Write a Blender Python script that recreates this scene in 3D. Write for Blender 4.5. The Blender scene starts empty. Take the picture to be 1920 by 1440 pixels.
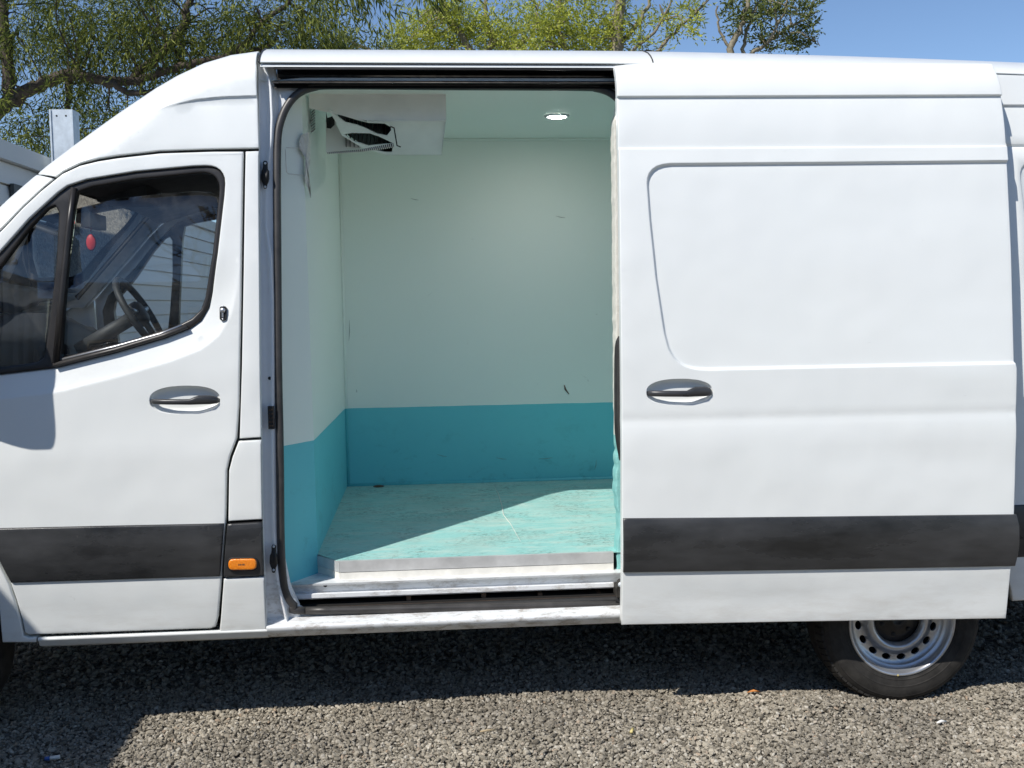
import bpy, bmesh, math, random
import numpy as np
from mathutils import Vector, Matrix
from mathutils.geometry import delaunay_2d_cdt

random.seed(7)
rng = np.random.default_rng(11)
scene = bpy.context.scene
COL = scene.collection

# ------------------------------------------------------------------ camera
FPX = 2000.0                                   # focal length in photo pixels (1920 wide)
DIST = 4.0                                     # metres from the lens to the van side
yaw = (960 - 795) / FPX
pitch = math.atan((720 - 566) / FPX)
roll = 0.015
F_ = np.array([math.sin(yaw) * math.cos(pitch), math.cos(yaw) * math.cos(pitch), -math.sin(pitch)])
R0 = np.array([math.cos(yaw), -math.sin(yaw), 0.0])
U0 = np.cross(R0, F_)
R_ = math.cos(roll) * R0 - math.sin(roll) * U0
U_ = math.cos(roll) * U0 + math.sin(roll) * R0
def ray(px, py): return F_ + R_ * (px - 960) / FPX + U_ * (720 - py) / FPX
_v = ray(1691, 1166)
EYE = np.array([0.0, -DIST, 0.315 - _v[2] / _v[1] * (DIST + .10)])
cam_d = bpy.data.cameras.new('camera')
cam = bpy.data.objects.new('camera', cam_d); COL.objects.link(cam)
cam_d.sensor_width = 36.0; cam_d.lens = FPX / 1920 * 36.0
cam_d.clip_start = .05; cam_d.clip_end = 2000
cam.matrix_world = Matrix(((R_[0], U_[0], -F_[0], EYE[0]), (R_[1], U_[1], -F_[1], EYE[1]),
                           (R_[2], U_[2], -F_[2], EYE[2]), (0, 0, 0, 1)))
scene.camera = cam

# ------------------------------------------------------------------ sky and sun
SUN_AZ = math.radians(45.5)       # sun stands behind the camera, to its left
SUN_EL = math.radians(46.0)
to_sun = Vector((-math.sin(SUN_AZ) * math.cos(SUN_EL), -math.cos(SUN_AZ) * math.cos(SUN_EL), math.sin(SUN_EL)))
world = bpy.data.worlds.new('World'); scene.world = world; world.use_nodes = True
wn = world.node_tree
bg = wn.nodes['Background']
sky = wn.nodes.new('ShaderNodeTexSky'); sky.sky_type = 'NISHITA'; sky.sun_disc = False
sky.sun_elevation = SUN_EL
sky.sun_rotation = math.atan2(to_sun.x, to_sun.y)
sky.altitude = 2000; sky.air_density = 1.0; sky.dust_density = .0; sky.ozone_density = 3.5
wn.links.new(sky.outputs[0], bg.inputs[0]); bg.inputs[1].default_value = .10
sun_d = bpy.data.lights.new('sun', 'SUN'); sun_d.energy = 3.7; sun_d.angle = math.radians(.53)
sun_d.color = (1.0, .955, .89)
sun = bpy.data.objects.new('sun', sun_d); COL.objects.link(sun)
sun.rotation_euler = to_sun.to_track_quat('Z', 'Y').to_euler(); sun.location = (-6, -6, 9)
scene.render.engine = 'CYCLES'
vs = scene.view_settings
vs.view_transform = 'Standard'; vs.look = 'None'; vs.gamma = 1; vs.exposure = 0.38; vs.use_curve_mapping = False
scene.render.resolution_x = 1024; scene.render.resolution_y = 768
scene.cycles.max_bounces = 10; scene.cycles.diffuse_bounces = 5; scene.cycles.transparent_max_bounces = 16
scene.cycles.use_denoising = True

# ------------------------------------------------------------------ pixel -> place helpers
def PY(px, py, y):
    v = ray(px, py); return EYE + v * (y - EYE[1]) / v[1]
def PZ(px, py, z):
    v = ray(px, py); return EYE + v * (z - EYE[2]) / v[2]
def PX(px, py, x):
    v = ray(px, py); return EYE + v * (x - EYE[0]) / v[0]
_zt = np.array([.0, .30, .36, .43, .50, .56, .62, .72, .85, 1.06, 1.10, 1.16, 1.22, 1.40, 1.80, 2.12, 2.36, 2.48, 2.56, 2.60, 2.64])
_yt = np.array([.10, .055, .042, .030, .019, .011, .004, 0., 0., 0., .000, .006, .009, .017, .050, .088, .128, .150, .168, .19, .24])
_zz = np.linspace(0, 2.64, 1400); _yy = np.interp(_zz, _zt, _yt)
_k = np.hanning(41); _k /= _k.sum()
_yy[25:-25] = np.convolve(_yy, _k, 'same')[25:-25]
def prof(z): return np.interp(z, _zz, _yy)
def BS(px, py, off=0.0, outfun=None):
    """pixel -> point (X, Z) on the curved van side"""
    y = off
    for _ in range(8):
        p = PY(px, py, y)
        y = float(prof(p[2])) + off
        if outfun: y -= outfun(p[0])
    return p
def XZ(pts, off=0.0, outfun=None):
    return [(lambda p: (p[0], p[2]))(BS(a, b, off, outfun)) for a, b in pts]

# ------------------------------------------------------------------ materials
def new_mat(name):
    m = bpy.data.materials.new(name); m.use_nodes = True
    return m, m.node_tree.nodes, m.node_tree.links, m.node_tree.nodes['Principled BSDF']
def ramp(n, l, src, stops):
    r = n.new('ShaderNodeValToRGB'); l.new(src, r.inputs[0])
    e = r.color_ramp.elements
    while len(e) > 1: e.remove(e[-1])
    e[0].position = stops[0][0]; e[0].color = (*stops[0][1], 1)
    for p, c in stops[1:]:
        k = e.new(p); k.color = (*c, 1)
    return r
def noise(n, l, scale, detail=4, vec=None, rough=.55, dist=0):
    t = n.new('ShaderNodeTexNoise'); t.inputs['Scale'].default_value = scale; t.inputs['Detail'].default_value = detail
    t.inputs['Roughness'].default_value = rough; t.inputs['Distortion'].default_value = dist
    if vec is None:
        c = n.new('ShaderNodeTexCoord'); vec = c.outputs['Object']
    l.new(vec, t.inputs['Vector']); return t
def mixc(n, l, fac, a, b, mode='MIX'):
    m = n.new('ShaderNodeMix'); m.data_type = 'RGBA'; m.blend_type = mode
    if isinstance(fac, float): m.inputs[0].default_value = fac
    else: l.new(fac, m.inputs[0])
    for v, i in ((a, 6), (b, 7)):
        if isinstance(v, tuple): m.inputs[i].default_value = (*v, 1)
        else: l.new(v, m.inputs[i])
    return m.outputs[2]
def bump(n, l, b, h, strength, dist):
    k = n.new('ShaderNodeBump'); k.inputs['Strength'].default_value = strength; k.inputs['Distance'].default_value = dist
    l.new(h, k.inputs['Height']); l.new(k.outputs[0], b.inputs['Normal']); return k
def scaled(n, l, sc):
    c = n.new('ShaderNodeTexCoord'); m = n.new('ShaderNodeMapping'); m.inputs['Scale'].default_value = sc
    l.new(c.outputs['Object'], m.inputs[0]); return m.outputs[0]
MAT = {}
def plain(key, col, rough=.5, metal=0., nscale=30, namt=.12, bscale=0, bstr=.1, bdist=.002, spec=.5, coat=0.):
    m, n, l, b = new_mat(key)
    t = noise(n, l, nscale)
    c2 = tuple(max(0, c * (1 - namt)) for c in col); c3 = tuple(min(1, c * (1 + namt)) for c in col)
    r = ramp(n, l, t.outputs[0], [(.3, c2), (.7, c3)])
    l.new(r.outputs[0], b.inputs['Base Color'])
    b.inputs['Roughness'].default_value = rough; b.inputs['Metallic'].default_value = metal
    b.inputs['Specular IOR Level'].default_value = spec
    b.inputs['Coat Weight'].default_value = coat; b.inputs['Coat Roughness'].default_value = .06
    if bscale:
        t2 = noise(n, l, bscale, 5); bump(n, l, b, t2.outputs[0], bstr, bdist)
    MAT[key] = m; return m

# van paint: white enamel with film dust, dirt low down, panel waviness
def make_paint():
    m, n, l, b = new_mat('van_white_paint')
    c = n.new('ShaderNodeTexCoord')
    big = noise(n, l, 1.1, 4, c.outputs['Object'])
    fine = noise(n, l, 60, 4, c.outputs['Object'])
    base = mixc(n, l, big.outputs[0], (.735, .765, .755), (.80, .815, .80))
    # road film: streaky, only near the sill
    sep = n.new('ShaderNodeSeparateXYZ'); l.new(c.outputs['Object'], sep.inputs[0])
    mr = n.new('ShaderNodeMapRange'); mr.inputs[1].default_value = .62; mr.inputs[2].default_value = .36
    mr.inputs[3].default_value = 0; mr.inputs[4].default_value = .55
    l.new(sep.outputs[2], mr.inputs[0])
    st = noise(n, l, 5, 8, scaled(n, l, (1, 1, 4)), .7)
    sr = ramp(n, l, st.outputs[0], [(.45, (0, 0, 0)), (.72, (1, 1, 1))])
    mu = n.new('ShaderNodeMath'); mu.operation = 'MULTIPLY'
    l.new(mr.outputs[0], mu.inputs[0]); l.new(sr.outputs[0], mu.inputs[1])
    col = mixc(n, l, mu.outputs[0], base, (.52, .49, .44))
    # scattered scuffs and chips
    sc = noise(n, l, 9, 10, scaled(n, l, (1, 1, 3)), .75, .6)
    sr2 = ramp(n, l, sc.outputs[0], [(.665, (0, 0, 0)), (.70, (.30, .30, .30))])
    col = mixc(n, l, sr2.outputs[0], col, (.50, .50, .49))
    l.new(col, b.inputs['Base Color'])
    rr = ramp(n, l, fine.outputs[0], [(.3, (.32, .32, .32)), (.7, (.45, .45, .45))])
    l.new(rr.outputs[0], b.inputs['Roughness'])
    b.inputs['Coat Weight'].default_value = .3; b.inputs['Coat Roughness'].default_value = .07
    w = noise(n, l, 2.6, 2, c.outputs['Object'])
    bump(n, l, b, w.outputs[0], .6, .02)
    MAT['paint'] = m
make_paint()
def make_jamb():
    m, n, l, b = new_mat('door_jamb_paint')
    c = n.new('ShaderNodeTexCoord')
    sep = n.new('ShaderNodeSeparateXYZ'); l.new(c.outputs['Object'], sep.inputs[0])
    mr = n.new('ShaderNodeMapRange'); mr.inputs[1].default_value = .75; mr.inputs[2].default_value = .40
    mr.inputs[3].default_value = .04; mr.inputs[4].default_value = .75
    l.new(sep.outputs[2], mr.inputs[0])
    t = noise(n, l, 26, 10, scaled(n, l, (.45, 1, 1)), .75, .3)
    r = ramp(n, l, t.outputs[0], [(.49, (0, 0, 0)), (.62, (1, 1, 1))])
    mu = n.new('ShaderNodeMath'); mu.operation = 'MULTIPLY'; l.new(mr.outputs[0], mu.inputs[0]); l.new(r.outputs[0], mu.inputs[1])
    t2 = noise(n, l, 45, 6, None, .7)
    dirt = mixc(n, l, t2.outputs[0], (.16, .13, .10), (.45, .40, .33))
    l.new(mixc(n, l, mu.outputs[0], (.76, .78, .79), dirt), b.inputs['Base Color'])
    b.inputs['Roughness'].default_value = .42
    bump(n, l, b, t2.outputs[0], .12, .002)
    MAT['jamb'] = m
make_jamb()
def make_trim():
    m, n, l, b = new_mat('grey_black_plastic')
    big = noise(n, l, 2.2, 5, scaled(n, l, (1, 1, 3)), .6)
    r = ramp(n, l, big.outputs[0], [(.32, (.014, .0145, .015)), (.68, (.058, .059, .061))])
    s = noise(n, l, 7, 12, scaled(n, l, (1, 1, .35)), .8, 1.5)
    sr = ramp(n, l, s.outputs[0], [(.645, (0, 0, 0)), (.69, (.55, .55, .55))])
    l.new(mixc(n, l, sr.outputs[0], r.outputs[0], (.13, .12, .11)), b.inputs['Base Color'])
    r2 = ramp(n, l, big.outputs[0], [(.3, (.20, .20, .20)), (.7, (.40, .40, .40))])
    l.new(r2.outputs[0], b.inputs['Roughness'])
    g = noise(n, l, 900, 2); bump(n, l, b, g.outputs[0], .25, .0006)
    MAT['trim'] = m
make_trim()
plain('rubber', (.022, .022, .022), .55, bscale=120, bstr=.2, namt=.3)
plain('seal', (.045, .042, .040), .42, nscale=14, namt=.35, bscale=60, bstr=.15)
plain('black', (.010, .010, .011), .6)
plain('under', (.015, .014, .013), .8)
plain('cab_dark', (.025, .027, .030), .6, nscale=8)
plain('cab_lining', (.22, .23, .24), .85, nscale=20)
plain('cab_pillar', (.50, .50, .48), .75, nscale=20)
plain('frame_black', (.020, .018, .017), .38, nscale=12, namt=.3)
plain('alloy', (.56, .56, .55), .45, .25, nscale=9, namt=.18, bscale=200, bstr=.08)
plain('galv', (.55, .60, .64), .45, .25, nscale=22, namt=.12)
plain('steel_silver', (.55, .56, .58), .33, .80, nscale=18, namt=.10)
plain('dark_steel', (.05, .045, .04), .55, .4, nscale=40, namt=.5)
plain('foam', (.72, .70, .62), .9, nscale=60, bscale=120, bstr=.8, bdist=.004)
plain('cream', (.74, .72, .66), .7, nscale=18, namt=.10, bscale=70, bstr=.4, bdist=.002)
plain('evap_white', (.82, .83, .80), .45, nscale=6, namt=.08)
plain('label_grey', (.20, .21, .21), .6)
plain('red', (.55, .03, .025), .45, nscale=60)
plain('bark', (.060, .046, .034), .9, nscale=22, namt=.45, bscale=40, bstr=.7, bdist=.01)
plain('bark_pale', (.22, .19, .13), .9, nscale=22, namt=.35, bscale=40, bstr=.6, bdist=.01)
plain('sign_dark', (.045, .055, .058), .5)
plain('sign_teal', (.16, .42, .40), .5)
plain('leaf_dry', (.55, .22, .06), .8)
plain('paper_white', (.75, .74, .70), .7)
plain('blue_plastic', (.03, .10, .34), .35)
plain('yellow', (.62, .52, .22), .5)
plain('seat_cloth', (.03, .03, .033), .9, nscale=70)
plain('mirror_glass', (.7, .7, .7), .03, 1.0, namt=.02)
plain('wood_stick', (.42, .33, .2), .8)
plain('rust_brown', (.12, .075, .045), .8, nscale=18, namt=.6, bscale=50, bstr=.5, bdist=.004)

def make_glass(key, tint, refl=1.85):
    m, n, l, b = new_mat(key)
    out = n['Material Output']
    tr = n.new('ShaderNodeBsdfTransparent'); tr.inputs[0].default_value = (*tint, 1)
    gl = n.new('ShaderNodeBsdfGlossy'); gl.inputs['Roughness'].default_value = .015
    fr = n.new('ShaderNodeFresnel'); fr.inputs[0].default_value = refl
    dn = noise(n, l, 8, 6, None, .7)
    dr = ramp(n, l, dn.outputs[0], [(.45, (0, 0, 0)), (.8, (.06, .06, .06))])
    mx = n.new('ShaderNodeMixShader'); l.new(fr.outputs[0], mx.inputs[0]); l.new(tr.outputs[0], mx.inputs[1]); l.new(gl.outputs[0], mx.inputs[2])
    df = n.new('ShaderNodeBsdfDiffuse'); df.inputs[0].default_value = (.6, .6, .57, 1)
    m2 = n.new('ShaderNodeMixShader'); l.new(dr.outputs[0], m2.inputs[0]); l.new(mx.outputs[0], m2.inputs[1]); l.new(df.outputs[0], m2.inputs[2])
    l.new(m2.outputs[0], out.inputs['Surface']); n.remove(b)
    MAT[key] = m
make_glass('glass', (.86, .90, .90))
make_glass('glass_clear', (.93, .95, .95), 1.33)
def make_lens():
    m, n, l, b = new_mat('amber_lens')
    t = noise(n, l, 200, 2)
    r = ramp(n, l, t.outputs[0], [(.3, (.80, .20, .01)), (.7, (.95, .30, .02))])
    l.new(r.outputs[0], b.inputs['Base Color']); b.inputs['Roughness'].default_value = .18
    b.inputs['Coat Weight'].default_value = .8
    w = n.new('ShaderNodeTexWave'); w.inputs['Scale'].default_value = 60; c = n.new('ShaderNodeTexCoord'); l.new(c.outputs['Object'], w.inputs[0])
    bump(n, l, b, w.outputs[0], .4, .0008)
    MAT['amber'] = m
    m, n, l, b = new_mat('lamp_lens')
    b.inputs['Base Color'].default_value = (.9, .92, .9, 1)
    b.inputs['Emission Color'].default_value = (1, 1, .97, 1); b.inputs['Emission Strength'].default_value = 105.0
    t = noise(n, l, 90, 2); bump(n, l, b, t.outputs[0], .2, .001)
    MAT['lamp'] = m
make_lens()

ZBLUE = 1.088          # top of the aqua dado (metres)
def make_wall():
    m, n, l, b = new_mat('cargo_wall_paint')
    c = n.new('ShaderNodeTexCoord')
    sep = n.new('ShaderNodeSeparateXYZ'); l.new(c.outputs['Object'], sep.inputs[0])
    wob = noise(n, l, 6, 3, c.outputs['Object'])
    ad = n.new('ShaderNodeMath'); ad.operation = 'MULTIPLY_ADD'; l.new(wob.outputs[0], ad.inputs[0]); ad.inputs[1].default_value = .006
    l.new(sep.outputs[2], ad.inputs[2])
    gt = n.new('ShaderNodeMath'); gt.operation = 'GREATER_THAN'; l.new(ad.outputs[0], gt.inputs[0]); gt.inputs[1].default_value = ZBLUE + .003
    soft = noise(n, l, 2.2, 5, c.outputs['Object'], .6)
    white = mixc(n, l, soft.outputs[0], (.83, .89, .83), (.87, .91, .86))
    blue = mixc(n, l, soft.outputs[0], (.12, .55, .63), (.17, .62, .69))
    # scuffs low on the dado, faint marks on the white
    sc = noise(n, l, 7, 11, scaled(n, l, (1, 1, 1.6)), .78, .4)
    mr = n.new('ShaderNodeMapRange'); mr.inputs[1].default_value = 1.0; mr.inputs[2].default_value = .70; mr.inputs[3].default_value = .15; mr.inputs[4].default_value = 1
    l.new(sep.outputs[2], mr.inputs[0])
    sr = ramp(n, l, sc.outputs[0], [(.54, (0, 0, 0)), (.70, (.45, .45, .45))])
    mu = n.new('ShaderNodeMath'); mu.operation = 'MULTIPLY'; l.new(mr.outputs[0], mu.inputs[0]); l.new(sr.outputs[0], mu.inputs[1])
    blue = mixc(n, l, mu.outputs[0], blue, (.04, .17, .20))
    sc2 = noise(n, l, 13, 12, None, .8, .8)
    sr2 = ramp(n, l, sc2.outputs[0], [(.645, (0, 0, 0)), (.69, (.40, .40, .40))])
    white = mixc(n, l, sr2.outputs[0], white, (.36, .38, .34))
    l.new(mixc(n, l, gt.outputs[0], blue, white), b.inputs['Base Color'])
    b.inputs['Roughness'].default_value = .5
    f = noise(n, l, 260, 3); k = bump(n, l, b, f.outputs[0], .35, .0015)
    MAT['wall'] = m
    m, n, l, b = new_mat('cargo_floor_coating')
    c = n.new('ShaderNodeTexCoord')
    soft = noise(n, l, 3, 6, c.outputs['Object'], .65)
    base = mixc(n, l, soft.outputs[0], (.22, .53, .51), (.36, .64, .60))
    st = noise(n, l, 9, 10, scaled(n, l, (.55, 2.4, 1)), .75, .3)
    sr = ramp(n, l, st.outputs[0], [(.46, (0, 0, 0)), (.60, (1, 1, 1))])
    col = mixc(n, l, sr.outputs[0], base, (.44, .62, .57))
    st2 = noise(n, l, 22, 11, scaled(n, l, (.8, 2.0, 1)), .8, .5)
    sr2 = ramp(n, l, st2.outputs[0], [(.555, (0, 0, 0)), (.64, (.80, .80, .80))])
    # trodden-in grime lies mostly towards the far wall and in the corners
    sp = n.new('ShaderNodeSeparateXYZ'); l.new(c.outputs['Object'], sp.inputs[0])
    gm = n.new('ShaderNodeMapRange'); gm.inputs[1].default_value = .3; gm.inputs[2].default_value = 1.6; gm.inputs[3].default_value = .45; gm.inputs[4].default_value = 1.0
    l.new(sp.outputs[1], gm.inputs[0])
    gmu = n.new('ShaderNodeMath'); gmu.operation = 'MULTIPLY'; l.new(sr2.outputs[0], gmu.inputs[0]); l.new(gm.outputs[0], gmu.inputs[1])
    col = mixc(n, l, gmu.outputs[0], col, (.10, .17, .15))
    bl = noise(n, l, 2.6, 7, None, .7, .5); br = ramp(n, l, bl.outputs[0], [(.50, (0, 0, 0)), (.68, (.55, .55, .55))])
    col = mixc(n, l, br.outputs[0], col, (.30, .46, .42))
    sk = noise(n, l, 70, 6, scaled(n, l, (.6, 1.6, 1)), .75, .2); skr = ramp(n, l, sk.outputs[0], [(.525, (0, 0, 0)), (.59, (.8, .8, .8))])
    cl_ = noise(n, l, 5, 4, None, .6); clr = ramp(n, l, cl_.outputs[0], [(.42, (.1, .1, .1)), (.62, (1, 1, 1))])
    smu = n.new('ShaderNodeMath'); smu.operation = 'MULTIPLY'; l.new(skr.outputs[0], smu.inputs[0]); l.new(clr.outputs[0], smu.inputs[1])
    col = mixc(n, l, smu.outputs[0], col, (.09, .14, .12))
    l.new(col, b.inputs['Base Color']); b.inputs['Roughness'].default_value = .55
    f = noise(n, l, 180, 5, None, .7); bump(n, l, b, f.outputs[0], .6, .002)
    MAT['floor'] = m
make_wall()
def make_leaf(key, a, b_, c_):
    m, n, l, b = new_mat(key)
    g = n.new('ShaderNodeNewGeometry')
    r = ramp(n, l, g.outputs['Random Per Island'], [(0, a), (.5, b_), (1, c_)])
    l.new(r.outputs[0], b.inputs['Base Color']); b.inputs['Roughness'].default_value = .6; b.inputs['Specular IOR Level'].default_value = .2
    tr = n.new('ShaderNodeBsdfTranslucent'); l.new(r.outputs[0], tr.inputs[0])
    mx = n.new('ShaderNodeMixShader'); mx.inputs[0].default_value = .35
    l.new(b.outputs[0], mx.inputs[1]); l.new(tr.outputs[0], mx.inputs[2]); l.new(mx.outputs[0], n['Material Output'].inputs[0])
    MAT[key] = m
make_leaf('leaf_willow', (.032, .048, .010), (.10, .13, .025), (.32, .34, .07))
make_leaf('leaf_yellow', (.22, .26, .03), (.38, .42, .06), (.52, .54, .12))
make_leaf('leaf_olive', (.06, .085, .022), (.13, .16, .04), (.22, .25, .08))
def make_clad(key, a, b_):
    m, n, l, b = new_mat(key)
    t = noise(n, l, 2, 6, scaled(n, l, (1, .3, 2)), .6)
    l.new(mixc(n, l, t.outputs[0], a, b_), b.inputs['Base Color']); b.inputs['Roughness'].default_value = .55
    MAT[key] = m
make_clad('cladding', (.66, .65, .61), (.76, .75, .71))
make_clad('cladding_light', (.58, .59, .58), (.68, .69, .67))
def make_gravel():
    m, n, l, b = new_mat('gravel_stone')
    oi = n.new('ShaderNodeObjectInfo')
    gp = n.new('ShaderNodeNewGeometry'); big = noise(n, l, 1.3, 4, gp.outputs['Position'], .6)
    r = ramp(n, l, oi.outputs['Random'], [(0, (.12, .108, .088)), (.2, (.27, .245, .20)), (.55, (.40, .365, .30)), (.85, (.49, .45, .375)), (.95, (.64, .61, .54)), (1, (.44, .34, .25))])
    t = noise(n, l, 45, 6, None, .7)
    tr = ramp(n, l, t.outputs[0], [(.3, (.68, .68, .68)), (.75, (1.12, 1.12, 1.12))])
    br = ramp(n, l, big.outputs[0], [(.35, (.74, .73, .72)), (.65, (1.12, 1.10, 1.06))])
    l.new(mixc(n, l, 1.0, mixc(n, l, 1.0, r.outputs[0], tr.outputs[0], 'MULTIPLY'), br.outputs[0], 'MULTIPLY'), b.inputs['Base Color'])
    b.inputs['Roughness'].default_value = .9; b.inputs['Specular IOR Level'].default_value = .25
    bump(n, l, b, t.outputs[0], .7, .003)
    MAT['stone'] = m
    m, n, l, b = new_mat('gravel_bed')
    v = n.new('ShaderNodeTexVoronoi'); v.inputs['Scale'].default_value = 55; c = n.new('ShaderNodeTexCoord'); l.new(c.outputs['Object'], v.inputs['Vector'])
    hs = n.new('ShaderNodeSeparateColor'); l.new(v.outputs['Color'], hs.inputs[0])
    r = ramp(n, l, hs.outputs[0], [(0, (.11, .098, .08)), (.5, (.25, .228, .186)), (1, (.37, .34, .28))])
    l.new(r.outputs[0], b.inputs['Base Color']); b.inputs['Roughness'].default_value = .95
    inv = n.new('ShaderNodeMath'); inv.operation = 'SUBTRACT'; inv.inputs[0].default_value = 1; l.new(v.outputs['Distance'], inv.inputs[1])
    bump(n, l, b, inv.outputs[0], 1, .012)
    MAT['bed'] = m
make_gravel()

# ------------------------------------------------------------------ object helpers
def link(o, parent=None):
    COL.objects.link(o)
    if parent is not None:
        o.parent = parent
        if parent.type == 'EMPTY':
            o.matrix_parent_inverse = Matrix.Translation(-parent.location)
    return o
def thing(name, label, cat, loc, group=None):
    o = bpy.data.objects.new(name, None); o.location = loc; o.empty_display_size = .2
    COL.objects.link(o); o['label'] = label; o['category'] = cat
    if group: o['group'] = group
    return o
def tag(o, label, cat, group=None):
    o['label'] = label; o['category'] = cat
    if group: o['group'] = group
    return o
def mesh(name, V, Fc, mat, parent=None, smooth=True, mats=None, fm=None):
    me = bpy.data.meshes.new(name)
    me.from_pydata([tuple(map(float, v)) for v in V], [], [tuple(int(i) for i in q) for q in Fc])
    for k in (mats or [mat]): me.materials.append(MAT[k])
    if fm is not None: me.polygons.foreach_set('material_index', np.array(fm, dtype=np.int32))
    if smooth: me.polygons.foreach_set('use_smooth', np.ones(len(me.polygons), dtype=bool))
    me.update()
    return link(bpy.data.objects.new(name, me), parent)
def bmobj(name, bm, mat, parent=None, smooth=False, bevel=0, seg=2):
    if bevel:
        bmesh.ops.bevel(bm, geom=[e for e in bm.edges if e.calc_face_angle(0) > .5] , offset=bevel, segments=seg, affect='EDGES', profile=.5)
    bmesh.ops.recalc_face_normals(bm, faces=bm.faces)
    me = bpy.data.meshes.new(name); bm.to_mesh(me); bm.free()
    me.materials.append(MAT[mat])
    if smooth: me.polygons.foreach_set('use_smooth', np.ones(len(me.polygons), dtype=bool))
    return link(bpy.data.objects.new(name, me), parent)
def box(bm, a, b):
    x0, y0, z0 = a; x1, y1, z1 = b
    v = [bm.verts.new(p) for p in ((x0,y0,z0),(x1,y0,z0),(x1,y1,z0),(x0,y1,z0),(x0,y0,z1),(x1,y0,z1),(x1,y1,z1),(x0,y1,z1))]
    for q in ((0,3,2,1),(4,5,6,7),(0,1,5,4),(1,2,6,5),(2,3,7,6),(3,0,4,7)): bm.faces.new([v[i] for i in q])
    return v
def boxobj(name, a, b, mat, parent=None, bevel=.004, seg=2):
    bm = bmesh.new(); box(bm, a, b); return bmobj(name, bm, mat, parent, False, bevel, seg)
def tube_data(path, rad, n=8, cap=True):
    P = np.array(path, float); m = len(P)
    rad = np.broadcast_to(np.array(rad, float), (m,))
    T = np.gradient(P, axis=0); T /= np.linalg.norm(T, axis=1)[:, None] + 1e-12
    V = []; up = np.array([0, 0, 1.]) if abs(T[0][2]) < .9 else np.array([1., 0, 0])
    N = np.cross(T[0], up); N /= np.linalg.norm(N)
    for i in range(m):
        N = N - T[i] * N.dot(T[i]); N /= np.linalg.norm(N) + 1e-12
        B = np.cross(T[i], N)
        for k in range(n):
            a = 2 * math.pi * k / n
            V.append(P[i] + rad[i] * (math.cos(a) * N + math.sin(a) * B))
    Fq = [(i*n+k, i*n+(k+1) % n, (i+1)*n+(k+1) % n, (i+1)*n+k) for i in range(m-1) for k in range(n)]
    if cap: Fq += [tuple(range(n-1, -1, -1)), tuple((m-1)*n+k for k in range(n))]
    return V, Fq
def tube(name, path, rad, mat, parent=None, n=8):
    V, Fq = tube_data(path, rad, n); return mesh(name, V, Fq, mat, parent)
def smooth_path(pts, per=8, closed=False):
    P = [np.array(p, float) for p in pts]; out = []
    m = len(P); rngi = range(m) if closed else range(m - 1)
    for i in rngi:
        p0 = P[(i-1) % m] if (closed or i > 0) else 2*P[0]-P[1]
        p1 = P[i]; p2 = P[(i+1) % m]
        p3 = P[(i+2) % m] if (closed or i + 2 < m) else 2*P[-1]-P[-2]
        for k in range(per):
            t = k / per
            out.append(.5*((2*p1)+(-p0+p2)*t+(2*p0-5*p1+4*p2-p3)*t*t+(-p0+3*p1-3*p2+p3)*t**3))
    if not closed: out.append(P[-1])
    return [tuple(o) for o in out]
def extrude_profile(name, yz, x0, x1, mat, parent, nx=2, smooth=False, closed=False, zfun=None):
    xs = np.linspace(x0, x1, nx); V = []; m = len(yz)
    for x in xs:
        dz = zfun(x) if zfun else 0
        V += [(x, y, z + dz) for y, z in yz]
    Fq = []
    for i in range(nx - 1):
        for k in range(m if closed else m - 1):
            a = i*m+k; b = i*m+(k+1) % m
            Fq.append((a, b, b+m, a+m))
    if closed: Fq += [tuple(range(m)), tuple(range((nx-1)*m + m - 1, (nx-1)*m - 1, -1))]
    return mesh(name, V, Fq, mat, parent, smooth)
# ---- 2-D helpers
def resample(poly, step, closed=True):
    out = []; m = len(poly)
    for i in range(m if closed else m - 1):
        a = np.array(poly[i], float); b = np.array(poly[(i+1) % m], float)
        k = max(1, int(math.ceil(np.linalg.norm(b-a)/step)))
        for j in range(k): out.append(a+(b-a)*j/k)
    if not closed: out.append(np.array(poly[-1], float))
    return np.array(out)
def fillet(poly, r, n=5):
    """round the corners of a closed polygon; r number or list"""
    out = []; m = len(poly)
    for i in range(m):
        p = np.array(poly[i], float); a = np.array(poly[i-1], float); b = np.array(poly[(i+1) % m], float)
        ri = r[i] if isinstance(r, (list, tuple)) else r
        la = np.linalg.norm(a-p); lb = np.linalg.norm(b-p); k = min(ri, la*.48, lb*.48)
        if k <= 1e-6: out.append(tuple(p)); continue
        s = p+(a-p)/la*k; e = p+(b-p)/lb*k
        for j in range(n+1):
            t = j/n; out.append(tuple((1-t)**2*s+2*t*(1-t)*p+t*t*e))
    return out
def inside(P, poly):
    x, z = P[:, 0], P[:, 1]; r = np.zeros(len(P), bool); m = len(poly)
    for i in range(m):
        x1, z1 = poly[i]; x2, z2 = poly[(i+1) % m]
        c = ((z1 > z) != (z2 > z))
        with np.errstate(divide='ignore', invalid='ignore'):
            xi = (x2-x1)*(z-z1)/(z2-z1+1e-30)+x1
        r ^= c & (x < xi)
    return r
def dist(P, line, closed=True):
    L = np.array(line, float); A = L if closed else L[:-1]; B = np.roll(L, -1, 0) if closed else L[1:]
    best = np.full(len(P), 1e9)
    for a, b in zip(A, B):
        ab = b-a; q = ab.dot(ab)+1e-18
        t = np.clip(((P-a)@ab)/q, 0, 1)
        dd = np.linalg.norm(P-(a+t[:, None]*ab), axis=1); best = np.minimum(best, dd)
    return best
def sdist(P, poly):                 # negative inside
    dd = dist(P, poly); return np.where(inside(P, poly), -dd, dd)
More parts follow.
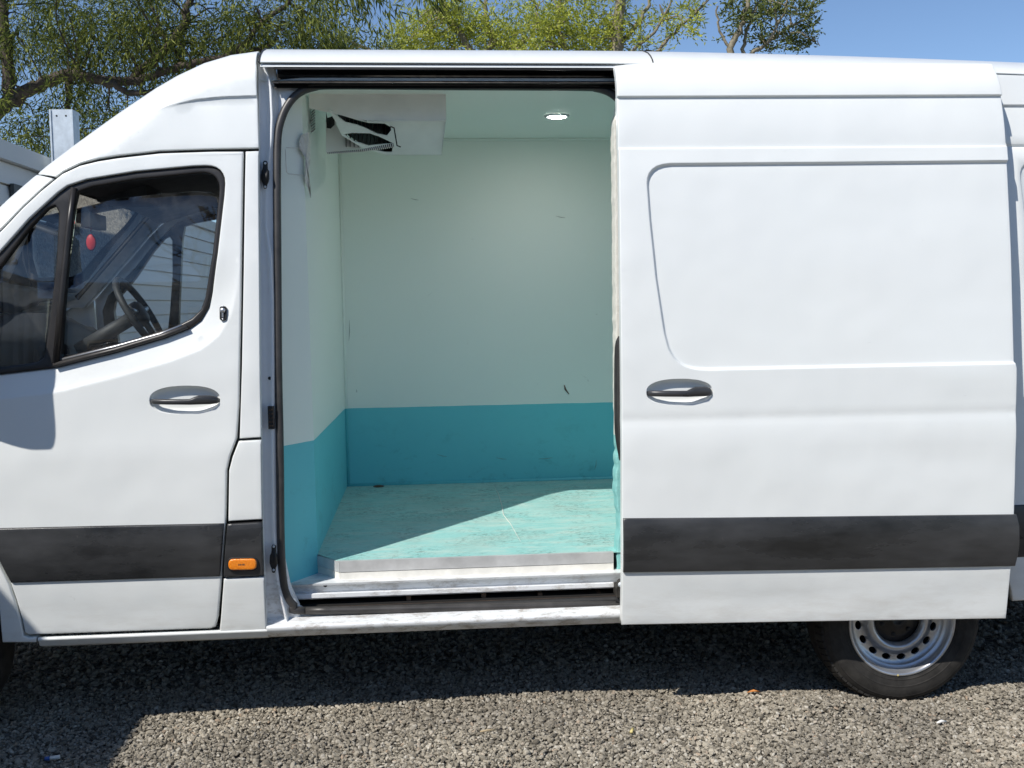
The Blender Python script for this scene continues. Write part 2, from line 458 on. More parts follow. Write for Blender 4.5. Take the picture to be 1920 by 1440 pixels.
def offsets(line, offs, closed=True):
    L = np.array(line, float)
    if closed: T = np.roll(L, -1, 0)-np.roll(L, 1, 0)
    else: T = np.gradient(L, axis=0)
    T /= np.linalg.norm(T, axis=1)[:, None]+1e-12
    N = np.stack([-T[:, 1], T[:, 0]], 1)
    return np.concatenate([L+N*o for o in offs])
def offset_lines(line, offs, closed=True):
    n = len(line); A = offsets(line, offs, closed)
    return [(A[i*n:(i+1)*n], closed) for i in range(len(offs))]
def sstep(t): t = np.clip(t, 0, 1); return t*t*(3-2*t)
def panel(name, outline, yfun, mat, parent, step=.04, r=.005, flange=.02, holes=(), extra=(), dense=(), disp=None, thick=0, ostep=None, hole_flange=True, mapf=None, mats=None, fmat=None, lines=()):
    """sheet-metal panel: outline in XZ, depth from yfun(x,z)+disp(P), rolled edges, turned-in flange"""
    ostep = ostep or step*.6
    O = resample(outline, ostep); H = [resample(h, ostep) for h in holes]
    pts = []; 
    loops = [O]+H
    allb = np.concatenate(loops)
    lines = list(lines)
    if r > 0:
        for i, L in enumerate(loops):
            a2 = np.sum(L[:, 0]*np.roll(L[:, 1], -1)-np.roll(L[:, 0], -1)*L[:, 1])
            sg = (1 if a2 > 0 else -1)*(1 if i == 0 else -1)
            lines += offset_lines(L, [sg*r*k for k in (.08, .3, .65, 1.05)])
    soft = [np.array(e) for e in extra]+[np.array(l_[0]) for l_ in lines]
    lo = O.min(0); hi = O.max(0)
    gx = np.arange(lo[0]+step*.5, hi[0], step); gz = np.arange(lo[1]+step*.5, hi[1], step)
    G = np.stack(np.meshgrid(gx, gz), -1).reshape(-1, 2)
    for (a, b, s) in dense:
        g2 = np.stack(np.meshgrid(np.arange(a[0], b[0], s), np.arange(a[1], b[1], s)), -1).reshape(-1, 2)
        soft.append(g2)
    S = np.concatenate(soft) if soft else np.zeros((0, 2))
    if len(S):
        key = {}
        for p in S: key[(round(p[0]/.0012), round(p[1]/.0012))] = p
        S = np.array(list(key.values()))
        cell = set((int(p[0]//(step*.5)), int(p[1]//(step*.5))) for p in S)
        keep = [(int(p[0]//(step*.5)), int(p[1]//(step*.5))) not in cell for p in G]
        G = G[np.array(keep, bool)]
    nl_ = sum(len(l_[0]) for l_ in lines)
    if lines:
        Sx = [np.array(e) for e in extra]+soft[len(extra)+len(lines):]
        S = np.concatenate(Sx) if Sx else np.zeros((0, 2))
    free = np.concatenate([S, G])
    def inpan(P):
        k = inside(P, O)
        for h in H: k &= ~inside(P, h)
        return k
    free = free[inpan(free)]
    if len(free): 
        dd = np.min([dist(free, L) for L in loops], axis=0); free = free[dd > max(.15*r, 2e-4)]
        if lines and len(free):
            LP = np.concatenate([np.array(l_[0]) for l_ in lines]); cl = set((int(p[0]//.006), int(p[1]//.006)) for p in LP)
            free = free[np.array([(int(p[0]//.006), int(p[1]//.006)) not in cl for p in free], bool)]
    allp = np.concatenate([allb, free])
    edges = []; s = 0
    for L in loops:
        m = len(L); edges += [(s+i, s+(i+1) % m) for i in range(m)]; s += m
    for lp, cl_ in lines:
        m = len(lp); s0 = len(allp); allp = np.concatenate([allp, np.array(lp)])
        edges += [(s0+i, s0+(i+1) % m) for i in range(m if cl_ else m-1)]
    ov, oe, of, _, _, _ = delaunay_2d_cdt([Vector(p) for p in allp], edges, [], 0, 1e-6)
    P = np.array([tuple(v) for v in ov]); T = np.array([tuple(q) for q in of])
    cen = P[T].mean(1); T = T[inpan(cen)]
    a, b, c = P[T[:, 0]], P[T[:, 1]], P[T[:, 2]]
    ar = (b[:, 0]-a[:, 0])*(c[:, 1]-a[:, 1])-(b[:, 1]-a[:, 1])*(c[:, 0]-a[:, 0])
    T = np.where((ar < 0)[:, None], T[:, ::-1], T)
    Yd = yfun(P[:, 0], P[:, 1]) if callable(yfun) else np.full(len(P), yfun)
    Yd = np.array(Yd, float)
    if disp is not None: Yd = Yd+disp(P)
    if r > 0:
        ed = np.min([dist(P, L) for L in loops], axis=0); k = np.clip(r-ed, 0, r)
        Yd = Yd+(r-np.sqrt(np.maximum(r*r-k*k, 0)))
    V = [(p[0], y, p[1]) for p, y in zip(P, Yd)]
    Fq = [tuple(t) for t in T]
    nfront = len(Fq)
    # flange along boundary edges
    from collections import Counter
    cnt = Counter()
    for t in Fq:
        for i in range(3): cnt[tuple(sorted((t[i], t[(i+1) % 3])))] += 1
    mp = {}
    if flange:
        for t in list(Fq):
            for i in range(3):
                e = (t[i], t[(i+1) % 3])
                if cnt[tuple(sorted(e))] == 1:
                    for q in e:
                        if q not in mp:
                            mp[q] = len(V); V.append((V[q][0], V[q][1]+flange, V[q][2]))
                    Fq.append((e[1], e[0], mp[e[0]], mp[e[1]]))
    if mapf: V = [mapf(v) for v in V]
    fm = None
    if fmat is not None:
        fm = list(fmat(cen[inpan(cen)]))+[0]*(len(Fq)-nfront)
    return mesh(name, V, Fq, mat, parent, True, mats, fm)
def lathe(name, prof_ry, center, mat, parent, n=64, axis='Y', mats=None, pm=None, arc=None):
    """profile (radius, y) turned about the Y axis through center"""
    V = []; m = len(prof_ry)
    for k in range(n):
        a = 2*math.pi*k/n if arc is None else arc[0]+(arc[1]-arc[0])*k/(n-1)
        for rr, yy in prof_ry: V.append((center[0]+rr*math.cos(a), center[1]+yy, center[2]+rr*math.sin(a)))
    Fq = [(k*m+i, k*m+i+1, ((k+1) % n)*m+i+1, ((k+1) % n)*m+i) for k in range(n if arc is None else n-1) for i in range(m-1)]
    fm = [pm[i] for k in range(n) for i in range(m-1)] if pm else None
    return mesh(name, V, Fq, mat, parent, True, mats, fm)
def loft(name, rows, mat, parent, smooth=True, closed=False):
    m = len(rows[0]); V = [p for r_ in rows for p in r_]
    Fq = [(i*m+k, i*m+(k+1) % m, (i+1)*m+(k+1) % m, (i+1)*m+k) for i in range(len(rows)-1) for k in range(m if closed else m-1)]
    return mesh(name, V, Fq, mat, parent, smooth)


# ================================================================== ground
def ground_h(x, y):
    x = np.asarray(x, float); y = np.asarray(y, float)
    h = .010*np.sin(2.1*x+.7)*np.cos(1.7*y-.4)+.006*np.sin(5.3*x-2.2*y)
    h += .035*np.exp(-(((x-1.55)/.30)**2+((y-.02)/.16)**2))-.006
    h += .030*np.exp(-(((x-2.35)/.30)**2+((y-.05)/.16)**2))
    h -= .02*np.exp(-(((x-1.95)/.25)**2+((y-.2)/.15)**2))
    return h
def build_ground():
    xs = np.concatenate([[-400, -120, -40, -15, -8], np.arange(-5, 5.01, .1), [8, 15, 40, 120, 400]])
    ys = np.concatenate([[-400, -120, -40, -15, -8], np.arange(-4, 4.01, .1), [6, 9, 14, 25, 60, 150, 400]])
    X, Yv = np.meshgrid(xs, ys); fade = np.exp(-((np.maximum(np.abs(X)-4, 0))**2+(np.maximum(np.abs(Yv)-3, 0))**2))
    Zv = ground_h(X, Yv)*fade-.004
    V = np.stack([X, Yv, Zv], -1).reshape(-1, 3); nx = len(xs)
    Fq = [(j*nx+i, j*nx+i+1, (j+1)*nx+i+1, (j+1)*nx+i) for j in range(len(ys)-1) for i in range(nx-1)]
    o = mesh('ground', V, Fq, 'bed'); o['kind'] = 'structure'; o['label'] = 'grey brown gravel yard under the white van'
build_ground()

def build_gravel():
    src = bpy.data.collections.new('stone_sources')          # never linked to the scene
    r2 = np.random.default_rng(3)
    for k in range(9):
        bm = bmesh.new(); bmesh.ops.create_icosphere(bm, subdivisions=2, radius=1)
        ax = np.array([1, r2.uniform(.62, .95), r2.uniform(.42, .72)])
        planes = [(lambda v: v/np.linalg.norm(v))(r2.normal(size=3)) for _ in range(9)]
        cut = r2.uniform(.62, .9, 9)
        for v in bm.verts:
            p = np.array(v.co)
            for nrm, c in zip(planes, cut):
                dd = p.dot(nrm)
                if dd > c: p = p-nrm*(dd-c)*.9
            v.co = Vector(p*ax)
        me = bpy.data.meshes.new('stone'); bm.to_mesh(me); bm.free(); me.materials.append(MAT['stone'])
        src.objects.link(bpy.data.objects.new('stone', me))
    # stone positions: dense where the photo shows them, thinner far under the van
    pts = []; rad = []
    def scatter(x0, x1, y0, y1, n, rmin, rmax, zoff=0.0):
        x = rng.uniform(x0, x1, n); y = rng.uniform(y0, y1, n)
        r_ = rmin+(rmax-rmin)*rng.beta(1.6, 4.0, n)
        z = ground_h(x, y)+r_*.12+zoff+rng.uniform(0, .006, n)
        pts.append(np.stack([x, y, z], 1)); rad.append(r_)
    scatter(-2.3, 3.0, -1.05, .62, 70000, .0055, .0170)
    scatter(-2.3, 3.0, -1.05, .62, 12000, .004, .008, .006)
    scatter(-2.6, 3.2, .62, 2.4, 22000, .0075, .020)
    scatter(3.0, 4.6, -1.3, 1.6, 16000, .0065, .018)
    scatter(-4.2, -2.3, -1.3, .9, 14000, .0065, .018)
    scatter(-4.2, 4.6, -1.9, -1.05, 24000, .0065, .018)
    scatter(-2.3, 3.0, -1.05, 1.2, 420, .015, .026)
    P = np.concatenate(pts); Rr = np.concatenate(rad)
    # bare trodden patches
    bare = np.exp(-(((P[:, 0]-.72)/.16)**2+((P[:, 1]+.50)/.06)**2))
    keep = rng.uniform(size=len(P)) > bare*.8
    P = P[keep]; Rr = Rr[keep]
    me = bpy.data.meshes.new('gravel'); me.from_pydata([tuple(p) for p in P], [], [])
    at = me.attributes.new('rad', 'FLOAT', 'POINT'); at.data.foreach_set('value', Rr.astype(np.float32))
    rt = me.attributes.new('rot', 'FLOAT_VECTOR', 'POINT')
    rot = np.stack([rng.normal(0, .45, len(P)), rng.normal(0, .45, len(P)), rng.uniform(0, 6.28, len(P))], 1)
    rt.data.foreach_set('vector', rot.astype(np.float32).ravel())
    o = bpy.data.objects.new('gravel', me); COL.objects.link(o); o['kind'] = 'stuff'; o['label'] = 'loose grey brown crushed stone covering the yard'; o['category'] = 'gravel'
    ng = bpy.data.node_groups.new('gravel_scatter', 'GeometryNodeTree')
    ng.interface.new_socket('Geometry', in_out='INPUT', socket_type='NodeSocketGeometry')
    ng.interface.new_socket('Geometry', in_out='OUTPUT', socket_type='NodeSocketGeometry')
    N = ng.nodes; L = ng.links
    gi = N.new('NodeGroupInput'); go = N.new('NodeGroupOutput')
    ci = N.new('GeometryNodeCollectionInfo'); ci.inputs['Collection'].default_value = src; ci.inputs['Separate Children'].default_value = True
    ip = N.new('GeometryNodeInstanceOnPoints'); ip.inputs['Pick Instance'].default_value = True
    a1 = N.new('GeometryNodeInputNamedAttribute'); a1.data_type = 'FLOAT'; a1.inputs['Name'].default_value = 'rad'
    a2 = N.new('GeometryNodeInputNamedAttribute'); a2.data_type = 'FLOAT_VECTOR'; a2.inputs['Name'].default_value = 'rot'
    L.new(gi.outputs[0], ip.inputs['Points']); L.new(ci.outputs[0], ip.inputs['Instance'])
    L.new(a1.outputs[0], ip.inputs['Scale']); L.new(a2.outputs[0], ip.inputs['Rotation']); L.new(ip.outputs[0], go.inputs[0])
    md = o.modifiers.new('scatter', 'NODES'); md.node_group = ng
build_gravel()

# ================================================================== the van
W = 2.0                                                   # overall body width
van = thing('panel_van', 'white high roof panel van with its side loading door slid open', 'van', (0, 1.0, 0))
def yb(x, z): return prof(z)
def ZB(px, py, off=0): return BS(px, py, off)[2]
def XB(px, py, off=0): return BS(px, py, off)[0]
Z1 = ZB(820, 179)          # shoulder crease
Z2 = ZB(1000, 277)         # rain groove
def row_pts(x0, x1, z, offs, dx=.03):
    return np.array([(x, z+o) for x in np.arange(x0, x1, dx) for o in offs])
def crease1(P, z=None, amp=.010):
    z1 = Z1 if z is None else z
    t = z1-P[:, 1]
    return np.where(t > 0, amp*sstep(t/.007)*np.exp(-np.maximum(t, 0)/.10), 0)
def groove2(P, amp=.010): return amp*np.exp(-((P[:, 1]-Z2)/.0055)**2)

# --- roof silhouette of the cab (traced), A pillar, cowl
SIL = [(484.5, 94.5), (433, 101.7), (383, 116.7), (333, 140), (293, 165), (233, 208), (187, 243), (143, 277), (100, 312), (80, 330), (33, 373), (0, 405), (-100, 500), (-190, 582)]
SILw = [(lambda p: (p[0], p[2]))(PY(a, b, .26)) for a, b in SIL]          # crest lies further in than the side
GAP = [(457.5, 277.6), (400, 278.6), (300, 282), (220, 291), (183, 297), (150, 305), (116.7, 320), (100, 332.5), (75, 353.5), (41.7, 384.5), (11.7, 416.5), (0, 428.5), (-80, 511), (-150, 582)]
GAPw = XZ(GAP)
def cab_r(P):                                              # broad roll of the side into the front/roof
    return dist(P, SILw, closed=False)
CR1 = XZ([(482, 178.5), (417, 180.5), (367, 185.5), (317, 197.5), (277, 213), (243, 232), (200, 262)])
_cx = np.array([p[0] for p in CR1][::-1]); _cz = np.array([p[1] for p in CR1][::-1])
RC = .13
def cab_disp(P):
    dd = cab_r(P); k = np.clip(RC-dd, 0, RC)
    y = RC-np.sqrt(np.maximum(RC*RC-k*k, 0))
    zc = np.interp(P[:, 0], _cx, _cz); fade = sstep((P[:, 0]-_cx[2])/.22)
    t = zc-P[:, 1]
    y += fade*np.where(t > 0, .010*sstep(t/.007)*np.exp(-np.maximum(t, 0)/.09), 0)
    return y
cabprof = lambda x, z: np.minimum(prof(np.minimum(z, 2.52)), .16)
ir = [i for i, s in enumerate(SIL) if s[0] <= 80][0]
cr_rows = offset_lines(resample(CR1, .03, False), [-.012, -.008, -.005, -.0025, 0, .004, .010], False)
sil_rows = offsets(resample(SILw, .02, False), [s*RC*k for k in (.06, .15, .3, .5, .75, 1.0) for s in (1, -1)], False)
# roof cap side (down to the seam on the A pillar) and the pillar below it
cap_out = SILw[:ir+1]+XZ([(102, 331)])+GAPw[6::-1]+XZ([(485.5, 277)])
panel('roof_cap_side', cap_out, cabprof, 'paint', van, .035, .004, .03, extra=[sil_rows], lines=cr_rows, disp=cab_disp)
pil_out = [SILw[ir]]+SILw[ir+1:]+GAPw[:6:-1]
_sh = np.array(pil_out); _sh[0] += (-.004, -.003); _sh[-1] += (-.004, -.003)
panel('a_pillar', [tuple(p) for p in _sh], cabprof, 'paint', van, .03, .003, .03, extra=[sil_rows], disp=cab_disp)
# front faces lofted across the cab: roof front + windscreen + bonnet + nose
def across(pts, y0, bulge, n=17):
    rows = []
    for (x, z) in pts:
        row = []
        for k in range(n):
            t = k/(n-1); y = y0+(W-2*y0)*t; u = 1-(2*t-1)**2
            row.append((x-bulge*u, y, z+bulge*.25*u))
        rows.append(row)
    return rows
loft('roof_cap_front', across(resample(SILw[:ir+1], .05, False), .15+RC, .01), 'paint', van)
scr = resample([SILw[ir]]+SILw[ir+1:], .05, False)
wtop = PY(276, 405, 1.70); wbot = PY(141, 561, 1.70)
wpts = [(wtop[0], wtop[2]), (wbot[0], wbot[2]), (SILw[-1][0], SILw[-1][1]-.02)]
loft('windscreen', across(resample(wpts, .06, False), .15+RC, .0), 'glass_clear', van)
loft('screen_header', across([SILw[ir], (wtop[0], wtop[2])], .15+RC, .0), 'cab_lining', van)
for yy in (.15+RC, W-.15-RC):
    tube('screen_edge', [(x+.004, yy, z) for x, z in wpts[:2]], .009, 'black', van, 6)
NOSE = XZ([(-190, 582), (-300, 650), (-395, 725), (-440, 820), (-455, 950), (-450, 1100), (-430, 1185)])
loft('bonnet', across(resample(NOSE, .05, False), .12, .10), 'paint', van)
nose_side = NOSE+XZ([(-330, 1190), (-330, 1100), (-300, 1020), (-240, 960), (-160, 945), (-80, 975), (-30, 1040), (-3, 1120), (4, 1205), (68, 1205), (68, 1195), (54, 1196), (44, 1193), (38, 1162), (28, 1128), (17, 1096), (-2, 1058), (-34, 1012), (-90, 900), (-120, 700), (-124, 562)])+[GAPw[-1]]
panel('front_wing', nose_side, yb, 'paint', van, .05, .006, .03)
# far side of the cab: same pillars and door, mirrored, so the cab reads through its glass
flip = lambda v: (v[0], W-v[1], v[2])

# --- front door
DOOR = GAP[0:1]+[(456.5, 283.5)]
door_px = [(455.5, 284), (400, 284.2), (300, 287.5), (220, 296.6), (183, 302.5), (150, 310.5), (116.7, 326), (101.7, 338), (75, 359.7), (41.7, 391), (11.7, 423), (0, 435), (-80, 518), (-118, 560), (-115, 700), (-85, 898), (-29, 1010), (2.5, 1056), (20, 1094), (31, 1125), (41, 1160), (47, 1187), (55, 1190.3), (395, 1178.5), (404, 1175), (408.5, 1157), (415, 1082), (422.5, 980), (424.5, 882), (430, 857), (443, 822), (447.5, 760), (451, 565)]
win_px = [(0, 471), (54, 410), (108, 361), (126, 348), (162, 336), (253, 321), (361, 311), (385, 310.2), (396, 311), (405, 313.5), (412.5, 318.3), (417.8, 325), (421, 333), (422, 344), (420.6, 366), (408, 474.7), (397, 547), (390, 576), (375.5, 601), (354, 617), (307, 635), (216.6, 662), (108, 689.5), (92, 692), (0, 703), (-70, 711), (-92, 690), (-98, 590), (-80, 548)]
door_w = XZ(door_px); win_w = XZ(win_px)
def ellipse_px(cx, cy, a, b, n=48, tilt=0, sq=2.4, outfun=None):
    out = []
    for k in range(n):
        t = 2*math.pi*k/n; c, s = math.cos(t), math.sin(t)
        x = a*math.copysign(abs(c)**(2/sq), c); y = b*math.copysign(abs(s)**(2/sq), s)
        out.append((cx+x*math.cos(tilt)-y*math.sin(tilt), cy+x*math.sin(tilt)+y*math.cos(tilt)))
    return XZ(out, 0, outfun)
def dish_feature(poly, depth=.028, wide=.026):
    def fn(P):
        lo = np.array(poly).min(0)-.01; hi = np.array(poly).max(0)+.01
        m = np.all((P > lo) & (P < hi), axis=1); y = np.zeros(len(P))
        if m.any():
            s = -sdist(P[m], poly); t = np.clip(s/wide, 0, 1)
            y[m] = depth*np.sqrt(np.maximum(1-(1-t)**2, 0))
        return y
    return fn
fd_dish = ellipse_px(346.5, 750, 66.5, 26.5, tilt=-.02)
fd_dish_f = dish_feature(fd_dish)
def fd_disp(P):
    s = sdist(P, win_w)
    y = .020*np.clip(1-s/.088, 0, 1)**.8*sstep((1.86-P[:, 1])/.25)
    for cx_, cz_, rx_, rz_, a_ in ((-1.0, .50, .10, .03, .003), (-1.32, .50, .16, .035, .003), (-.86, .53, .05, .05, -.003), (-1.2, .46, .05, .02, .003), (-1.1, 1.0, .25, .12, .002)):
        y += a_*np.exp(-(((P[:, 0]-cx_)/rx_)**2+((P[:, 1]-cz_)/rz_)**2))
    return y+fd_dish_f(P)
dl = np.array(fd_dish)
def orient(poly):
    L = np.array(poly); a2 = np.sum(L[:, 0]*np.roll(L[:, 1], -1)-np.roll(L[:, 0], -1)*L[:, 1]); return 1 if a2 > 0 else -1
WS = -orient(win_w); DS = orient(fd_dish)
fdoor = panel('front_door', door_w, yb, 'paint', van, .035, .0055, .022, holes=[win_w],
              lines=offset_lines(resample(win_w, .03), [WS*o for o in (.02, .045, .07, .082, .088, .094)])+offset_lines(fd_dish, [0]+[DS*o for o in (.0012, .003, .006, .010, .016, -.0015, -.005, -.016)]),
              dense=[(dl.min(0), dl.max(0), .008)], disp=fd_disp)
# window frame: black rubber/plastic surround with two glazed openings
main_px = [(144, 359), (172, 350), (253, 336), (361, 325), (380, 323.5), (390, 324.8), (398, 328.2), (404, 334), (408, 342), (409.5, 352), (408, 372), (397, 475), (383, 558), (375, 580), (358, 597), (325, 613.5), (225, 643), (112, 671), (119, 565), (135, 398)]
quar_px = [(108, 398), (101, 385), (86.6, 391.6), (54, 426), (0, 498), (-60, 565), (-66, 590), (-56, 683), (0, 688.5), (65, 680), (80, 671), (92, 590), (103, 493)]
main_w = XZ(main_px); quar_w = XZ(quar_px)
win_in = [tuple(p) for p in offsets(resample(win_w, .03), [-.0015])]
a0 = np.array(win_w); ctr = a0.mean(0)
frame = panel('window_frame', [tuple(ctr+(np.array(p)-ctr)*.9985) for p in win_w], lambda x, z: prof(z)+.011, 'frame_black', fdoor, .03, .008, .02, holes=[main_w, quar_w])
# dark gap above the lowered pane is real: the pane starts lower
pane_px = [(139, 389), (217, 371), (300, 361.5), (361, 357.5), (393, 359), (414, 372), (404, 475), (390, 558), (380, 590), (350, 612), (225, 652), (108, 680), (116, 565)]
def glasspane(name, px, off, parent, mp=None):
    return panel(name, XZ(px), lambda x, z: prof(z)+off, 'glass_clear' if mp else 'glass', parent, .06, 0, .0045, mapf=mp)
glasspane('window_pane', pane_px, .030, fdoor)
glasspane('quarter_pane', [(118, 400), (101, 372), (84, 380), (50, 420), (-4, 490), (-72, 560), (-78, 600), (-62, 700), (0, 700), (75, 690), (86, 671)], .026, fdoor)
# belt seal along the bottom of the opening, with its bright lip
beltp = [(BS(a, b, .0)) for a, b in [(100, 684.5), (216, 656), (307, 629), (350, 612.5)]]
tube('belt_seal', [(p[0], prof(p[2])+.004, p[2]) for p in beltp], .008, 'seal', fdoor)
beltp = [(BS(a, b, .0)) for a, b in [(116, 674), (216, 649.5), (300, 626), (340, 609.5)]]
tube('chrome_lip', [(p[0], prof(p[2])+.006, p[2]) for p in beltp], .0042, 'steel_silver', fdoor, 6)
# run channel between the panes
divp = [BS(a, b, .0) for a, b in [(137, 352), (128, 420), (114, 560), (103, 682)]]
tube('run_channel', [(p[0], prof(p[2])+.010, p[2]) for p in divp], [.012, .012, .013, .013], 'frame_black', fdoor)

def door_handle(cx, cy, half, parent, outfun=None, sc=1.0):
    """grip bar across the dish: slim at the hinge side, thick lock housing at the other"""
    xs = [-1.0, -.97, -.86, -.5, 0, .18, .30, .45, .75, .93, .99, 1.0]
    hh = [2, 4.5, 5.4, 5.6, 5.6, 5.8, 7.6, 9.2, 9, 7, 4, 1.5]            # half heights in photo pixels
    yo = [.014, .006, -.006, -.017, -.021, -.021, -.020, -.018, -.012, -.002, .008, .014]
    zc = [3, 3, 3, 3, 3, 3, 1, -1, -1, 0, 1, 1]
    rows = []
    for x, h, y, zo in zip(xs, hh, yo, zc):
        p = BS(cx+x*half, cy+zo*.9*sc, 0, outfun); base = prof(p[2])-(outfun(p[0]) if outfun else 0)
        hz = h*sc*.92*(DIST/FPX); dpt = .011
        rows.append([(p[0], base+y+dpt*math.sin(t)*(1 if math.sin(t) > 0 else .9), p[2]+hz*math.copysign(abs(math.cos(t))**.75, math.cos(t))) for t in np.linspace(0, 2*math.pi, 16, endpoint=False)])
    o = loft('handle', rows, 'trim', parent, closed=True)
    return o
door_handle(346, 750, 65, fdoor)
# lock barrel plate
def lock(parent):
    p = BS(418, 587); y = float(prof(p[2]))
    pl = panel('lock_plate', XZ(fillet([(412, 574), (425, 574), (425, 601), (412, 601)], 5.5)), lambda x, z: prof(z)-.004, 'black', parent, .01, .001, .006)
    lathe('lock_barrel', [(0, -.004), (.008, -.004), (.0095, 0)], (p[0]+.000, y-.006, p[2]+.010), 'steel_silver', parent, 20)
    boxobj('lock_key', (p[0]-.003, y-.009, p[2]-.016), (p[0]+.003, y-.003, p[2]+.006), 'steel_silver', parent, .001)
    for dz in (.025, -.023):
        lathe('lock_screw', [(0, -.0025), (.003, -.002), (.0038, 0)], (p[0], y-.005, p[2]+dz), 'steel_silver', parent, 12)
lock(fdoor)
def band(name, px, parent, outfun=None, proud=.014, step=.035):
    P0 = XZ(px, 0, outfun); z0 = min(p[1] for p in P0); z1 = max(p[1] for p in P0)
    yf = (lambda x, z: prof(z)-outfun(x)) if outfun else (lambda x, z: prof(z))
    def dp(P):
        u = (P[:, 1]-z0)/(z1-z0); return -.0035-proud*np.sin(np.pi*np.clip(u*.86+.09, 0, 1))**.85
    return panel(name, P0, yf, 'trim', parent, step, .006, .02, disp=dp)
band('trim_band', [(-40, 990.5), (0, 990), (200, 985.5), (420.5, 981), (413.5, 1080), (200, 1087), (22, 1092.5), (0, 1046), (-24, 1015)], fdoor)
# door mirror, out of frame to the left but its shadow falls on the door
def mirror():
    yz = smooth_path([(-.06, 1.36), (-.15, 1.40), (-.28, 1.54), (-.318, 1.62), (-.312, 1.76), (-.29, 1.90), (-.23, 1.95), (-.11, 1.94), (-.07, 1.80), (-.05, 1.55)], 4, True)
    c = np.mean(yz, axis=0); rows = []
    for x, s in [(-1.672, .90), (-1.680, 1.0), (-1.73, 1.0), (-1.79, .90), (-1.83, .62), (-1.84, .05)]:
        rows.append([(x, c[0]+(a-c[0])*s, c[1]+(b-c[1])*s) for a, b in yz])
    o = loft('mirror_housing', rows, 'trim', fdoor, closed=True)
    V = [(-1.675, c[0]+(a-c[0])*.9, c[1]+(b-c[1])*.9) for a, b in yz]
    mesh('mirror_glass', V, [tuple(range(len(V)))], 'mirror_glass', fdoor, False)
    tube('mirror_arm', [(-1.76, -.10, 1.42), (-1.77, -.03, 1.44), (-1.78, .05, 1.46)], [.045, .05, .055], 'trim', fdoor, 12)
mirror()

# --- B pillar skin between the doors
panel('pillar_upper', XZ([(460.5, 284), (484.8, 283), (486, 500), (487.5, 700), (489.5, 820), (449, 822.5), (449.5, 816), (453.5, 690), (457, 500)]), yb, 'paint', van, .03, .004, .03)
panel('pillar_lower', XZ([(447.5, 827.5), (489.5, 825), (491.5, 974), (428, 977.5), (429.5, 882), (436, 857)]), yb, 'paint', van, .03, .005, .03)
bandB = band('trim_band', [(426.5, 982), (492, 978.5), (494.5, 1078), (419.5, 1081)], van)
panel('pillar_foot', XZ([(419.5, 1085.5), (495, 1082), (499.5, 1184), (411, 1187), (414, 1160)]), yb, 'paint', van, .03, .005, .03)
# amber side marker
def marker():
    pl = XZ(fillet([(427, 1043), (486, 1042), (486, 1068), (427, 1069)], 13, 7))
    bz = panel('marker_bezel', pl, lambda x, z: prof(z)-.021, 'black', bandB, .012, .003, .012)
    pl2 = XZ(fillet([(430, 1045.5), (483, 1044.5), (483, 1065.5), (430, 1066.5)], 11, 7))
    ln = panel('marker_lens', pl2, lambda x, z: prof(z)-.026, 'amber', bandB, .008, .006, .008)
    p = BS(455, 1055.5); y = prof(p[2])-.0265
    for k, (dx, w) in enumerate([(-.016, .003), (-.010, .003), (-.004, .005), (.003, .003), (.009, .005), (.015, .003)]):
        boxobj('marker_text', (p[0]+dx*.7-w*.35, y, p[2]-.003), (p[0]+dx*.7+w*.35, y+.002, p[2]+.003), 'rust_brown', bandB, 0)
marker()

# --- sill under the front door and the B pillar
def prof_at(px, items): return [(y, PY(px, py, y)[2]) for py, y in items]
sl = prof_at(300, [(1192.5, .060), (1184.5, .052), (1186.5, .036), (1190, .030), (1193, .033), (1195, .042), (1201, .046), (1203, .060), (1204, .12)])
extrude_profile('front_sill', sl[1:], XB(69, 1195)+.004, XB(502, 1190), 'paint', van, 20, True)

# --- doorway: jamb post, head, sill
ZTOP = PY(800, 122, .15)[2]
def jamb():
    rows = []
    key = [(118, 484.3), (280, 485.2), (500, 486.5), (700, 488), (822, 490), (976, 492.5), (1080, 495.5), (1187, 500.5)]
    ky = np.array([k[0] for k in key]); kx = np.array([k[1] for k in key])
    # width (in photo px) to the seal, ridge position and how far it stands out, per height
    wy = [118, 160, 215, 260, 330, 420, 480, 560, 700, 800, 880, 1000, 1060, 1110, 1150, 1187]
    ww = [30, 36, 36, 36, 35, 34, 34, 34, 33, 33, 32, 33, 38, 46, 62, 66]
    rp = [12, 22, 24, 22, 13, 12, 20, 22, 22, 20, 19, 19, 20, 24, 34, 40]
    rh = [.030, .030, .024, .022, .008, .010, .022, .020, .016, .016, .020, .016, .012, .020, .032, .040]
    for py in np.linspace(118, 1187, 110):
        e = np.interp(py, ky, kx); w = np.interp(py, wy, ww); r_ = np.interp(py, wy, rp); h = np.interp(py, wy, rh)
        row = []
        p = BS(e, py); y0 = float(prof(min(p[2], 2.5)))
        for u, dy in [(0, .004), (1.0, .012), (1.6, .030), (2.2, .055), (3.5, .066), (r_-7, .068), (r_-3.2, .068-h*.35), (r_-1.4, .068-h*.85), (r_+1.0, .068-h), (r_+3.2, .068-h*.8), (r_+5.5, .068-h*.2), (w-4, .070), (w, .074), (w+3, .10)]:
            q = PY(e+u, py, y0+dy); row.append((q[0], y0+dy, p[2]))
        rows.append(row)
    return loft('door_jamb', rows, 'jamb', van)
jamb()
